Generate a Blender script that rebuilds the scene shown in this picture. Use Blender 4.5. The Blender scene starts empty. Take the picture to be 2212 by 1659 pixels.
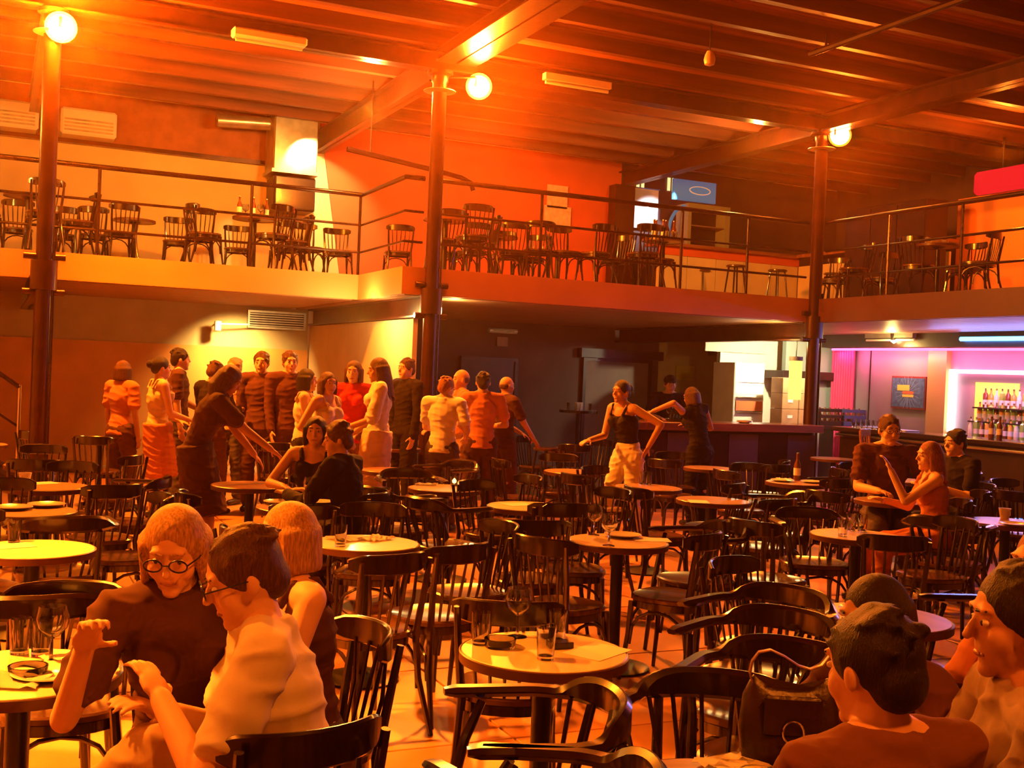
import bpy, bmesh, math, random
from mathutils import Vector, Matrix, Quaternion, noise
random.seed(7)
scene = bpy.context.scene
COL = scene.collection
PI = math.pi

# ------------------------------------------------------------------ camera
EYE = 1.65
F_PX, W_PX, H_PX = 2450.0, 2212.0, 1659.0
YAW, PITCH, ROLL = math.radians(24.7), math.radians(-0.63), math.radians(2.4)
FWD = Vector((math.sin(YAW)*math.cos(PITCH), math.cos(YAW)*math.cos(PITCH), math.sin(PITCH)))
R0 = Vector((math.cos(YAW), -math.sin(YAW), 0)); U0 = R0.cross(FWD)
RIGHT = R0*math.cos(ROLL)+U0*math.sin(ROLL); UP = U0*math.cos(ROLL)-R0*math.sin(ROLL)
CAM = Vector((0, 0, EYE))
cd = bpy.data.cameras.new('camera'); cam = bpy.data.objects.new('camera', cd); COL.objects.link(cam)
cd.sensor_width = 36; cd.lens = 36*F_PX/W_PX; cd.clip_start = 0.05; cd.clip_end = 200
m3 = Matrix((RIGHT, UP, -FWD)).transposed()
cam.matrix_world = Matrix.Translation(CAM) @ m3.to_4x4()
scene.camera = cam

# ------------------------------------------------------------------ view, world, lights
scene.view_settings.view_transform = 'Standard'
scene.view_settings.look = 'None'
scene.view_settings.gamma = 1.0
scene.view_settings.use_curve_mapping = False
scene.view_settings.exposure = 0.2
world = bpy.data.worlds.new('world'); scene.world = world; world.use_nodes = True
world.node_tree.nodes['Background'].inputs[0].default_value = (1.0, 0.12, 0.02, 1)
world.node_tree.nodes['Background'].inputs[1].default_value = 0.03

HAZE = 0.0025
# thin haze volume, added to give the lamps their lens glow
wv = world.node_tree.nodes.new('ShaderNodeVolumeScatter'); wv.inputs['Density'].default_value = HAZE; wv.inputs['Anisotropy'].default_value = .88
wv.inputs['Color'].default_value = (1, .42, .12, 1)
world.node_tree.links.new(wv.outputs[0], world.node_tree.nodes['World Output'].inputs['Volume'])
ORANGE = (1.0, 0.175, 0.008)
WARM = (1.0, 0.62, 0.17)
def light(kind, loc, power, color, size=0.1, target=None, angle=90, blend=0.6, name='lamp_light', sy=None):
    d = bpy.data.lights.new(name, kind); d.energy = power; d.color = color
    if kind == 'AREA':
        d.size = size
        if sy: d.shape = 'RECTANGLE'; d.size_y = sy
    else: d.shadow_soft_size = size
    if kind == 'SPOT': d.spot_size = math.radians(angle); d.spot_blend = blend
    o = bpy.data.objects.new(name, d); COL.objects.link(o); o.location = loc
    if target is not None:
        o.rotation_euler = (Vector(target)-Vector(loc)).to_track_quat('-Z', 'Y').to_euler()
    return o
LAMPS = [(0.52, 12.18, 4.90), (5.03, 12.2, 4.96), (10.30, 12.15, 5.04)]
light('POINT', LAMPS[0], 3300, (1.0, .20, .006), 0.16)
light('POINT', LAMPS[1], 650, ORANGE, 0.13)
light('SPOT', LAMPS[1], 2600, ORANGE, 0.13, (3.2, 2.0, 0), 120, .9)
light('POINT', LAMPS[2], 90, ORANGE, 0.13)
light('SPOT', LAMPS[2], 1100, ORANGE, 0.13, (5.0, 1.0, 0), 100, .9)
# the same floodlights on the columns behind and beside the photographer
light('SPOT', (-1.9, 5.2, 4.7), 7500, (1.0, .22, .009), 0.13, (-.25, 4.7, .7), 56, .9)
light('POINT', (-2.6, 3.0, 4.7), 180, ORANGE, 0.13)
light('SPOT', (2.0, -.4, 4.8), 650, ORANGE, 0.13, (1.5, 3.6, 0), 46, .9)
light('POINT', (10.1, 2.0, 4.8), 80, (1, .2, .02), 0.13)
# warm spots over and under the gallery
light('POINT', (4.2, 13.7, 4.85), 240, (1, .46, .08), 0.05)
light('POINT', (9.8, 13.3, 5.0), 130, (1, .46, .08), 0.05)
light('POINT', (4.15, 13.6, 2.30), 60, WARM, 0.04)
light('SPOT', (3.3, 17.15, 2.35), 420, (1, .60, .15), 0.05, (3.45, 17.9, 1.25), 118, 1.0)
light('POINT', (10.0, 13.0, 2.2), 25, WARM, 0.04)
light('POINT', (5.15, 13.0, 2.36), 22, WARM, 0.04)
light('SPOT', (4.35, 16.6, 5.1), 330, (1, .66, .22), 0.04, (4.5, 17.9, 4.0), 80, 0.5)
light('SPOT', (7.0, 15.5, 5.0), 160, (1, .16, .03), 0.1, (6.5, 17.9, 3.8), 150, 0.9)
light('SPOT', (11.6, 14.2, 2.4), 260, (1, .85, .45), 0.05, (11.9, 15.6, 1.5), 120, 0.8)
light('POINT', (-1.2, 13.6, 3.9), 160, (1, .45, .06), 0.1)

cy = scene.cycles
cy.max_bounces, cy.diffuse_bounces, cy.glossy_bounces, cy.transmission_bounces, cy.volume_bounces, cy.transparent_max_bounces = 5, 3, 3, 5, 0, 4
cy.caustics_reflective = cy.caustics_refractive = False
cy.use_adaptive_sampling = True; cy.adaptive_threshold = 0.1; cy.use_light_tree = False; cy.sample_clamp_indirect = 6
# ------------------------------------------------------------------ placing helpers (pixel of the photograph -> point on a plane)
def ray(x, y):
    return FWD*F_PX + RIGHT*(x-W_PX/2) - UP*(y-H_PX/2)
def on_z(x, y, z):
    d = ray(x, y); return CAM + d*((z-EYE)/d.z)
def on_y(x, y, Y):
    d = ray(x, y); return CAM + d*(Y/d.y)
def on_x(x, y, X):
    d = ray(x, y); return CAM + d*(X/d.x)
def at_depth(x, Z):
    d = ray(x, 800); p = CAM + d*(Z/d.dot(FWD)); return Vector((p.x, p.y, 0))

# ------------------------------------------------------------------ materials
MATS = {}
def mat(name, col, rough=0.6, metal=0.0, var=0.0, scale=6.0, bump=0.0, bscale=None, emit=None, estr=0.0,
        stretch=(1, 1, 1), coat=0.0, trans=0.0, spec=0.5, col2=None, alpha=None):
    if name in MATS: return MATS[name]
    m = bpy.data.materials.new(name); m.use_nodes = True
    nt = m.node_tree; b = nt.nodes['Principled BSDF']
    b.inputs['Base Color'].default_value = (*col, 1); b.inputs['Roughness'].default_value = rough
    b.inputs['Metallic'].default_value = metal; b.inputs['Coat Weight'].default_value = coat
    b.inputs['Transmission Weight'].default_value = trans
    b.inputs['Specular IOR Level'].default_value = spec
    b.inputs['Coat Roughness'].default_value = 0.12
    if emit: b.inputs['Emission Color'].default_value = (*emit, 1); b.inputs['Emission Strength'].default_value = estr
    if var or bump or col2:
        tc = nt.nodes.new('ShaderNodeTexCoord'); mp = nt.nodes.new('ShaderNodeMapping')
        mp.inputs['Scale'].default_value = stretch
        nt.links.new(tc.outputs['Object'], mp.inputs['Vector'])
        n = nt.nodes.new('ShaderNodeTexNoise'); n.inputs['Scale'].default_value = scale; n.inputs['Detail'].default_value = 5
        nt.links.new(mp.outputs[0], n.inputs['Vector'])
        r = nt.nodes.new('ShaderNodeValToRGB')
        c2 = col2 or tuple(max(0, c*(1-var)) for c in col)
        c1 = col if col2 else tuple(min(1, c*(1+var)) for c in col)
        r.color_ramp.elements[0].position = .3; r.color_ramp.elements[1].position = .7
        r.color_ramp.elements[0].color = (*c2, 1); r.color_ramp.elements[1].color = (*c1, 1)
        nt.links.new(n.outputs['Fac'], r.inputs[0]); nt.links.new(r.outputs[0], b.inputs['Base Color'])
        if bump:
            n2 = nt.nodes.new('ShaderNodeTexNoise'); n2.inputs['Scale'].default_value = bscale or scale*4; n2.inputs['Detail'].default_value = 4
            nt.links.new(mp.outputs[0], n2.inputs['Vector'])
            bp = nt.nodes.new('ShaderNodeBump'); bp.inputs['Strength'].default_value = bump; bp.inputs['Distance'].default_value = 0.02
            nt.links.new(n2.outputs['Fac'], bp.inputs['Height']); nt.links.new(bp.outputs[0], b.inputs['Normal'])
    MATS[name] = m
    return m
def emis(name, col, s):
    if name in MATS: return MATS[name]
    m = bpy.data.materials.new(name); m.use_nodes = True; nt = m.node_tree
    nt.nodes.remove(nt.nodes['Principled BSDF'])
    e = nt.nodes.new('ShaderNodeEmission'); e.inputs[0].default_value = (*col, 1); e.inputs[1].default_value = s
    nt.links.new(e.outputs[0], nt.nodes['Material Output'].inputs[0]); MATS[name] = m
    return m

LACQ = mat('dark_lacquered_wood', (0.014, 0.0038, 0.0020), 0.25, var=.4, scale=9, stretch=(1, 1, 5), coat=.8)
SEATW = mat('seat_plywood', (0.085, 0.036, 0.02), 0.2, var=.4, scale=7, stretch=(1, 5, 1), coat=.5)
BLACKM = mat('black_painted_steel', (0.012, 0.010, 0.010), 0.35, metal=.2, var=.3, bump=.05)
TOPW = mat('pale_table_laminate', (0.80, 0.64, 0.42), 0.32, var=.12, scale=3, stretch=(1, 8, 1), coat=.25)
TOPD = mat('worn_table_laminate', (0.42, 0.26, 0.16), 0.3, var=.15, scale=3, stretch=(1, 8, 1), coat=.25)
EDGE = mat('dark_table_edging', (0.10, 0.035, 0.02), 0.35, var=.2)
FLOORM = mat('worn_stone_tile', (0.56, 0.27, 0.12), 0.42, var=.22, scale=1.4, bump=.06, bscale=20)
GROUT = mat('dark_joint', (0.10, 0.06, 0.04), 0.8, var=.2)
PLANK = mat('brown_ceiling_boards', (0.27, 0.085, 0.04), 0.55, var=.45, scale=1.6, stretch=(.25, 6, 1), bump=.2, bscale=10)
JOIST = mat('dark_timber_joist', (0.12, 0.032, 0.014), 0.5, var=.4, scale=2, stretch=(.3, 4, 4), bump=.2)
STEEL = mat('dark_red_steel', (0.045, 0.010, 0.005), 0.3, metal=.35, var=.35, scale=4, bump=.08)
FASCIA = mat('gallery_edge_paint', (0.58, 0.24, 0.08), 0.5, var=.12, scale=1.2, bump=.06)
FASCIAD = mat('maroon_edge', (0.085, 0.024, 0.014), 0.45, var=.15, scale=1.2, bump=.06)  # balcony edge, darker than the gallery edges
SOFFIT = mat('gallery_underside', (0.34, 0.17, 0.09), 0.45, var=.2, scale=2, stretch=(.3, 5, 1), bump=.05)
CREAM = mat('cream_plaster', (0.78, 0.60, 0.34), 0.7, var=.1, scale=1.5, bump=.12)
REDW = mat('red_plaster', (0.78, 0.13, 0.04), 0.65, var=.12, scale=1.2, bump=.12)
DADO = mat('ochre_dado', (0.60, 0.25, 0.06), 0.6, var=.14, scale=1.6, bump=.12)
GREENW = mat('dull_olive_wall', (0.38, 0.30, 0.17), 0.7, var=.15, scale=1.5, bump=.1)
DARKW = mat('dark_plum_wall', (0.10, 0.055, 0.05), 0.7, var=.2, scale=1.5, bump=.1)
GREYW = mat('grey_panel', (0.24, 0.16, 0.15), 0.6, var=.1)
BARW = mat('bar_grey_wall', (0.26, 0.25, 0.25), 0.6, var=.1, scale=2)
WHITEW = mat('white_tiles', (0.82, 0.76, 0.66), 0.4, var=.05)
BARTOP = mat('bar_top_wood', (0.34, 0.12, 0.06), 0.22, var=.3, scale=2, stretch=(.4, 6, 4), coat=.5)
BLACKP = mat('black_bar_panel', (0.022, 0.008, 0.007), 0.4, var=.3)
CHROME = mat('worn_chrome', (0.75, 0.72, 0.7), 0.18, metal=1)
RAILM = mat('dark_rail_steel', (0.035, 0.016, 0.012), 0.25, metal=.5, var=.3)
CHINA = mat('white_china', (0.85, 0.82, 0.76), 0.2, coat=.4)
PAPER = mat('white_paper', (0.86, 0.82, 0.74), 0.8)
METAL = mat('galvanised_sheet', (0.6, 0.55, 0.48), 0.3, metal=.8, var=.2)
GLASS = mat('clear_glass', (1, 1, 1), 0.02, trans=1.0)
LIQ = mat('amber_drink', (0.25, 0.07, 0.015), 0.05, coat=.3)

# ------------------------------------------------------------------ mesh helpers
def link(name, me, parent=None, loc=None, rotz=None):
    o = bpy.data.objects.new(name, me)
    COL.objects.link(o)
    if parent is not None: o.parent = parent
    if loc is not None: o.location = loc
    if rotz is not None: o.rotation_euler = (0, 0, rotz)
    return o
def fin(name, bm, m, smooth=False, bevel=0):
    if bevel:
        bmesh.ops.bevel(bm, geom=list(bm.edges), offset=bevel, segments=1, affect='EDGES', clamp_overlap=True)
    bmesh.ops.recalc_face_normals(bm, faces=bm.faces)
    me = bpy.data.meshes.new(name); bm.to_mesh(me); bm.free()
    for mm in (m if isinstance(m, (list, tuple)) else [m]): me.materials.append(mm)
    if smooth:
        me.polygons.foreach_set('use_smooth', [True]*len(me.polygons))
        try: me.set_sharp_from_angle(angle=math.radians(40))
        except Exception: pass
    return me
def obj(name, bm, m, parent=None, loc=None, rotz=None, smooth=False, bevel=0):
    return link(name, fin(name, bm, m, smooth, bevel), parent, loc, rotz)
def empty(name, loc=(0, 0, 0), rotz=0):
    o = bpy.data.objects.new(name, None); COL.objects.link(o); o.location = loc; o.rotation_euler = (0, 0, rotz)
    o.empty_display_size = .1
    return o
LABELS = set()
def tag(o, label, cat, group=None, kind=None):
    if label: o['label'] = label
    if cat: o['category'] = cat
    if group: o['group'] = group
    if kind: o['kind'] = kind
    return o
def struct(name, bm, m, parent=None, label=None, cat=None, **k):
    o = obj(name, bm, m, parent, **k)
    if parent is None:
        o['kind'] = 'structure'
        if label: o['label'] = label
        if cat: o['category'] = cat
    return o
def B(): return bmesh.new()
def box(bm, x0, x1, y0, y1, z0, z1, mi=0):
    v = [bm.verts.new(p) for p in ((x0,y0,z0),(x1,y0,z0),(x1,y1,z0),(x0,y1,z0),(x0,y0,z1),(x1,y0,z1),(x1,y1,z1),(x0,y1,z1))]
    for f in ((0,3,2,1),(4,5,6,7),(0,1,5,4),(1,2,6,5),(2,3,7,6),(3,0,4,7)):
        bm.faces.new([v[i] for i in f]).material_index = mi
    return bm
def bx(*a): return box(B(), *a)
def frame_of(t):
    t = t.normalized(); a = Vector((0, 0, 1)) if abs(t.z) < .9 else Vector((1, 0, 0))
    s = t.cross(a).normalized(); return s, s.cross(t).normalized()
def loft(bm, rings, closed=False, caps=True):
    n = len(rings[0]); vs = [[bm.verts.new(p) for p in r] for r in rings]
    L = len(vs)
    for i in range(L if closed else L-1):
        a, b = vs[i], vs[(i+1) % L]
        for j in range(n): bm.faces.new((a[j], a[(j+1) % n], b[(j+1) % n], b[j]))
    if caps and not closed:
        bm.faces.new(vs[0][::-1]); bm.faces.new(vs[-1])
    return bm
def tube(bm, pts, r, n=8, closed=False):
    pts = [Vector(p) for p in pts]; L = len(pts)
    rr = r if isinstance(r, (list, tuple)) else [r]*L
    rings = []; ps = None
    for i, p in enumerate(pts):
        if closed: t = pts[(i+1) % L]-pts[i-1]
        else: t = pts[min(i+1, L-1)]-pts[max(i-1, 0)]
        t.normalize()
        if ps is None: s, u = frame_of(t)
        else:
            s = (ps - t*ps.dot(t)).normalized(); u = s.cross(t)
        ps = s
        rings.append([p + (s*math.cos(a)+u*math.sin(a))*rr[i] for a in (2*PI*k/n for k in range(n))])
    return loft(bm, rings, closed)
def ribbon(bm, pts, w, h, up=Vector((0, 0, 1)), rnd=.35):
    """bar of rounded section; w across (horizontal), h along up; w,h may be lists"""
    pts = [Vector(p) for p in pts]; L = len(pts); rings = []
    ws = w if isinstance(w, (list, tuple)) else [w]*L; hs = h if isinstance(h, (list, tuple)) else [h]*L
    for i, p in enumerate(pts):
        t = (pts[min(i+1, L-1)]-pts[max(i-1, 0)]).normalized(); s = t.cross(up).normalized(); u = s.cross(t)
        a, b = ws[i]/2, hs[i]/2; c = min(a, b)*rnd*2
        sec = [(a-c, -b), (a, -b+c), (a, b-c), (a-c, b), (-a+c, b), (-a, b-c), (-a, -b+c), (-a+c, -b)]
        rings.append([p+s*x+u*y for x, y in sec])
    return loft(bm, rings)
def lathe(bm, prof, n=20, cx=0, cy=0, z=0):
    rings = []
    vs = []
    for r, zz in prof:
        if r <= 1e-6: vs.append([bm.verts.new((cx, cy, z+zz))])
        else: vs.append([bm.verts.new((cx+r*math.cos(2*PI*k/n), cy+r*math.sin(2*PI*k/n), z+zz)) for k in range(n)])
    for a, b in zip(vs, vs[1:]):
        for k in range(n):
            k2 = (k+1) % n
            if len(a) == 1 and len(b) == 1: continue
            if len(a) == 1: bm.faces.new((a[0], b[k2], b[k]))
            elif len(b) == 1: bm.faces.new((a[k], a[k2], b[0]))
            else: bm.faces.new((a[k], a[k2], b[k2], b[k]))
    return bm
def rpoly(fn, z0, z1, n=28, inset=0.0):
    return [[Vector((*fn(2*PI*k/n, s), z)) for k in range(n)] for s, z in ((1-inset, z0), (1, z0+.004), (1, z1-.004), (1-inset, z1))]
def copy_tree(o, loc=None, rotz=None, parent=None):
    c = o.copy(); COL.objects.link(c)
    if parent is not None: c.parent = parent
    if loc is not None: c.location = loc
    if rotz is not None: c.rotation_euler = (0, 0, rotz)
    for ch in KIDS.get(o.name, ()):
        copy_tree(ch, parent=c)
    return c
KIDS = {}
def kids(o, *ch):
    KIDS.setdefault(o.name, []).extend(ch); return o

# ================================================================== SETTING
X0, X1, Y0, Y1, ZC = -5.0, 15.2, -5.0, 17.95, 5.55
# floor of big square tiles laid in a dark bed
fl = struct('floor', bx(X0, X1, Y0, Y1, -.12, -.012), GROUT, label='worn stone tiled floor of the hall', cat='floor')
TS = 1.2
tile_me = None
for i in range(int((X1-X0)//TS)+1):
    for j in range(int((Y1-Y0)//TS)+1):
        x, y = X0+i*TS, Y0+j*TS
        w, d = min(TS, X1-x)-.008, min(TS, Y1-y)-.008
        if w < .02 or d < .02: continue
        full = abs(w-TS+.008) < 1e-6 and abs(d-TS+.008) < 1e-6
        if full and tile_me:
            link('tile', tile_me, fl, (x, y, 0))
        else:
            me = fin('tile', bx(.004, w, .004, d, -.02, 0), FLOORM, bevel=.003)
            if full: tile_me = me
            link('tile', me, fl, (x, y, 0))
ce = struct('ceiling', bx(X0, X1, Y0, Y1, ZC, ZC+.1), PLANK, label='brown boarded ceiling carried by dark joists', cat='ceiling')
yj = -4.5
while yj < Y1-.1:
    obj('joist', bx(X0, X1, yj-.045, yj+.045, ZC-.20, ZC), JOIST, ce); yj += .80
# ceiling boards between the joists (each long board a piece)
by = Y0+.1
bmx = None
while by < Y1-.1:
    obj('ceiling_board', bx(X0, X1, by+.006, by+.194, ZC-.022, ZC), PLANK, ce); by += .2
def ibeam_y(x, y0, y1, z0, z1, w=.16):
    b = B(); box(b, x-.012, x+.012, y0, y1, z0, z1); box(b, x-w/2, x+w/2, y0, y1, z0, z0+.022); box(b, x-w/2, x+w/2, y0, y1, z1-.022, z1)
    return b
def ibeam_x(y, x0, x1, z0, z1, w=.16):
    b = B(); box(b, x0, x1, y-.012, y+.012, z0, z1); box(b, x0, x1, y-w/2, y+w/2, z0, z0+.022); box(b, x0, x1, y-w/2, y+w/2, z1-.022, z1)
    return b
def beam(name, b, label): return struct(name, b, STEEL, label=label, cat='beam')
beam('ceiling_beam', ibeam_x(12.5, X0, X1, 5.12, 5.34, .2), 'steel girder running along the column line under the ceiling')
beam('ceiling_beam', ibeam_y(4.66, 12.62, Y1, 5.02, 5.34, .18), 'lit steel beam from the middle column back over the gallery')
beam('ceiling_beam', ibeam_y(10.29, 12.62, Y1, 5.08, 5.34, .2), 'dark steel beam from the bar corner column to the back wall')
beam('ceiling_beam', ibeam_y(10.29, -4.8, 12.38, 5.10, 5.34, .26), 'deep dark beam above the balcony on the bar side')
beam('ceiling_beam', ibeam_y(4.8, -4.8, 12.38, 5.20, 5.34, .5), 'broad flat beam crossing the hall ceiling ahead of the middle column')
beam('ceiling_beam', ibeam_y(.46, 12.62, Y1, 5.02, 5.34, .18), 'steel beam above the column by the stairs')
tag(obj('ceiling_rail', tube(tube(B(), [(7.9, -4.5, 5.2), (7.9, 9.85, 5.2)], .035, 8), [(7.9, 9.6, 5.2), (7.9, 9.6, 5.35)], .015), RAILM, smooth=True),
    'thin pipe hung under the ceiling boards, ending above the hall', 'pipe')

# walls
struct('wall_left', bx(X0-.15, X0, Y0, Y1, 0, ZC), CREAM)
struct('wall_front', bx(X0, X1, Y0-.15, Y0, 0, ZC), DARKW)
struct('wall_right', bx(X1, X1+.15, Y0, Y1, 0, ZC), DARKW)
wb = struct('wall_back', bx(X0, X1, Y1, Y1+.15, 0, ZC), CREAM)
obj('lower_panel', bx(X0, 4.6, Y1-.04, Y1, 1.85, 2.5), GREENW, wb)
obj('dado', bx(X0, 4.6, Y1-.06, Y1, 0, 1.85), DADO, wb)
# red stretch of the upper wall, its slant painting in where the spot's light ends
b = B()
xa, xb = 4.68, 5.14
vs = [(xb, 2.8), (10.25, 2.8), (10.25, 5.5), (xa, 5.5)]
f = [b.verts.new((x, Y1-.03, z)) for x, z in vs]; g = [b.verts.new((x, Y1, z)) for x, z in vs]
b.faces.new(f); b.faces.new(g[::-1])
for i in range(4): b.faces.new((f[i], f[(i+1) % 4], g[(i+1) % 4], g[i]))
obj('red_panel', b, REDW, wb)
obj('dark_panel', bx(10.25, X1, Y1-.03, Y1, 2.8, 5.5), DARKW, wb)
obj('plum_panel', bx(4.75, 11.2, Y1-.03, Y1, 0, 2.5), DARKW, wb)
obj('upper_shade', bx(X0, 4.5, Y1-.05, Y1, 4.78, 5.5), mat('brown_shade_band', (.30, .10, .035), .6, var=.15), wb)  # shade under the ceiling, painted as a darker band above the ledge
obj('ledge', bx(X0, 4.5, Y1-.12, Y1, 4.72, 4.78), STEEL, wb)
# partition under the gallery, along the middle beam
struct('wall_partition', bx(4.63, 4.69, 13.0, Y1-.05, 0, 2.24), CREAM, label='cream partition behind the middle column', cat='wall')

# doors in the back wall under the gallery
def door(n, x0, x1, h, m, label):
    d = struct('door_%d' % n, bx(x0, x1, Y1-.09, Y1-.05, 0, h), m, label=label, cat='door')
    b = B(); box(b, x0-.06, x0, Y1-.12, Y1-.03, 0, h+.06); box(b, x1, x1+.06, Y1-.12, Y1-.03, 0, h+.06); box(b, x0, x1, Y1-.12, Y1-.03, h, h+.06)
    obj('door_frame', b, BLACKP, d)
    obj('door_handle', tube(B(), [(x1-.12, Y1-.1, 1.02), (x1-.12, Y1-.15, 1.02), (x1-.24, Y1-.15, 1.02)], .01), CHROME, d, smooth=True)
door(1, 7.3, 8.25, 1.82, BLACKP, 'black door under the gallery, below the small oblong wall lamp')
door(2, 9.65, 10.95, 1.90, GREYW, 'wide grey door behind the white-trousered waitress')
struct('trim_1', bx(9.5, 11.2, Y1-.2, Y1-.03, 1.96, 2.12), BLACKP, label='black lintel box over the wide grey door', cat='lintel')

# gallery slabs
gl = struct('floor_gallery', bx(-5, 4.34, 14.3, Y1, 2.52, 2.8), SOFFIT, label='recessed gallery slab on the stair side', cat='slab')
obj('fascia', bx(-5, 4.36, 14.26, 14.30, 2.5, 2.82), FASCIA, gl)
g2 = struct('floor_gallery', bx(4.34, 10.29, 12.56, Y1, 2.52, 2.8), SOFFIT, label='gallery slab between the middle column and the corner column', cat='slab')
obj('fascia', bx(4.30, 10.24, 12.52, 12.56, 2.5, 2.82), FASCIA, g2)
obj('fascia', bx(4.30, 4.34, 12.56, 14.3, 2.5, 2.82), FASCIA, g2)
g3 = struct('floor_gallery', bx(10.33, X1, -4.9, Y1, 2.52, 2.8), SOFFIT, label='balcony slab above the neon lit bar', cat='slab')
obj('fascia', bx(10.29, 10.33, -4.9, 12.5, 2.5, 2.82), FASCIAD, g3)
gy = 12.8
for (gg, xx0, xx1, yy0) in ((gl, -5, 4.3, 14.5), (g2, 4.4, 10.2, 12.7)):
    gy = yy0
    while gy < 17.8:
        obj('soffit_board', bx(xx0, xx1, gy+.004, gy+.24, 2.50, 2.52), SOFFIT, gg); gy += .25
gx = 10.4
while gx < 13.0:
    obj('soffit_board', bx(gx+.004, gx+.24, -4.9, 17.8, 2.50, 2.52), SOFFIT, g3); gx += .25
beam('gallery_beam', ibeam_y(4.66, 12.6, 17.8, 2.25, 2.5, .2), 'steel beam under the gallery at the middle column')
beam('gallery_beam', ibeam_y(10.29, 12.6, 17.8, 2.25, 2.5, .2), 'black beam under the gallery at the corner column')
beam('gallery_beam', ibeam_y(.46, 12.6, 17.8, 2.25, 2.5, .2), 'steel beam under the gallery by the stairs')
struct('wall_soffit', bx(12.95, 13.35, -4.9, 15.6, 2.29, 2.5), BLACKP, label='black boxed soffit above the pink lit bar', cat='soffit')

# columns
def column(x, y, h, label, ring=True):
    b = B(); lathe(b, [(0, 0), (.14, 0), (.14, .03), (.095, .07), (.085, .1), (.085, h-.14), (.1, h-.12), (.1, h-.06), (.15, h-.04), (.15, h), (0, h)], 24)
    c = struct('column', b, STEEL, loc=(x, y, 0), smooth=True, label=label, cat='column')
    for zz in (2.26, 2.62):
        bb = B(); tube(bb, [(-.2, 0, zz), (.2, 0, zz)], .035, 10); obj('clamp', bb, STEEL, c, smooth=True)
    bb = B(); lathe(bb, [(.085, 0), (.13, 0), (.13, .3), (.085, .3)], 20, z=2.28); obj('collar', bb, STEEL, c, smooth=True)
    bb = B(); tube(bb, [(.095, -.03, .1), (.095, -.03, 2.9)], .010, 6); tube(bb, [(.085, -.06, .1), (.085, -.06, 2.9)], .010, 6)
    obj('conduit', bb, RAILM, c, smooth=True)
    bb = B(); lathe(bb, [(0, 0), (.105, 0), (.19, .015), (.19, .02), (0, .02)], 24, z=h-.25); obj('cap_plate', bb, METAL, c, smooth=True)
    return c
column(.46, 12.5, 5.12, 'dark iron column by the stairs, under the brightest lamp')
column(4.66, 12.5, 5.12, 'dark iron column in the middle, at the gallery corner')
column(10.29, 12.5, 5.12, 'dark iron column at the meeting of the two bar counters')
b = bx(-.2, .2, -.12, .12, 0, 2.25)
struct('column', b, STEEL, loc=(10.15, 17.7, 2.8), label='square dark pillar standing on the gallery at the red wall end', cat='pillar')

# ------------------------------------------------------------------ rails
def rail_run(pts, label, posts, z0=2.82):
    t = empty('railing', pts[0])
    O = Vector(pts[0])
    P = [Vector(p)-O for p in pts]
    obj('handrail', tube(B(), [p+Vector((0, 0, 3.87)) for p in P], .03, 10), RAILM, t, smooth=True)
    for zz in (3.475, 3.12):
        obj('rail', tube(B(), [p+Vector((0, 0, zz)) for p in P], .016, 8), RAILM, t, smooth=True)
    for q in posts:
        q = Vector(q)-O
        obj('post', tube(B(), [q+Vector((0, 0, z0)), q+Vector((0, 0, 3.86))], .02, 8), RAILM, t, smooth=True)
    return tag(t, label, 'railing')
rail_run([(-4.9, 14.33, 0), (4.33, 14.33, 0), (4.33, 12.6, 0), (4.56, 12.6, 0)], 'steel gallery railing with three bars on the stair side',
         [(-3, 14.33, 0), (-.9, 14.33, 0), (1.1, 14.33, 0), (2.9, 14.33, 0), (4.31, 14.33, 0)])
rail_run([(4.78, 12.6, 0), (10.2, 12.6, 0)], 'steel gallery railing between middle and corner columns',
         [(6.1, 12.6, 0), (8.15, 12.6, 0), (9.2, 12.6, 0)])
rail_run([(10.36, 12.4, 0), (10.36, -4.8, 0)], 'steel railing of the balcony above the neon bar',
         [(10.36, 11.2, 0), (10.36, 10.0, 0), (10.36, 7.2, 0), (10.36, 4.2, 0)])

# ------------------------------------------------------------------ floodlights on the columns
HOT = emis('lamp_glow', (1.0, .62, .12), 60)
def flood(x, y, z, cx, cy, label):
    t = empty('floodlight', (x, y, z))
    d = Vector((0-x, 0-y, -1.5)).normalized()
    q = d.to_track_quat('Z', 'Y')
    b = B(); lathe(b, [(0, -.1), (.07, -.1), (.09, -.08), (.15, -.02), (.155, 0), (.135, -.005), (0, -.03)], 24)
    bmesh.ops.transform(b, matrix=q.to_matrix().to_4x4(), verts=b.verts)
    bmesh.ops.translate(b, vec=d*-.18, verts=b.verts)
    obj('housing', b, BLACKM, t, smooth=True)
    b = B(); lathe(b, [(0, .02), (.08, .01), (.125, -.01), (.125, -.02), (0, -.02)], 24)
    bmesh.ops.transform(b, matrix=q.to_matrix().to_4x4(), verts=b.verts)
    bmesh.ops.translate(b, vec=d*-.17, verts=b.verts)
    obj('lens', b, HOT, t, smooth=True)
    b = B(); tube(b, [(cx-x, cy-y, .1), (0, .1, .1), (0, .1, 0)], .015, 6)
    obj('bracket', b, BLACKM, t, smooth=True)
    return tag(t, label, 'floodlight', 'floodlights high on the columns')
flood(*LAMPS[0], .46, 12.5, 'glaring orange floodlight on the column by the stairs')
flood(*LAMPS[1], 4.7, 12.5, 'glaring orange floodlight beside the middle column')
flood(*LAMPS[2], 10.29, 12.5, 'glaring orange floodlight on the corner column by the bars')

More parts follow.
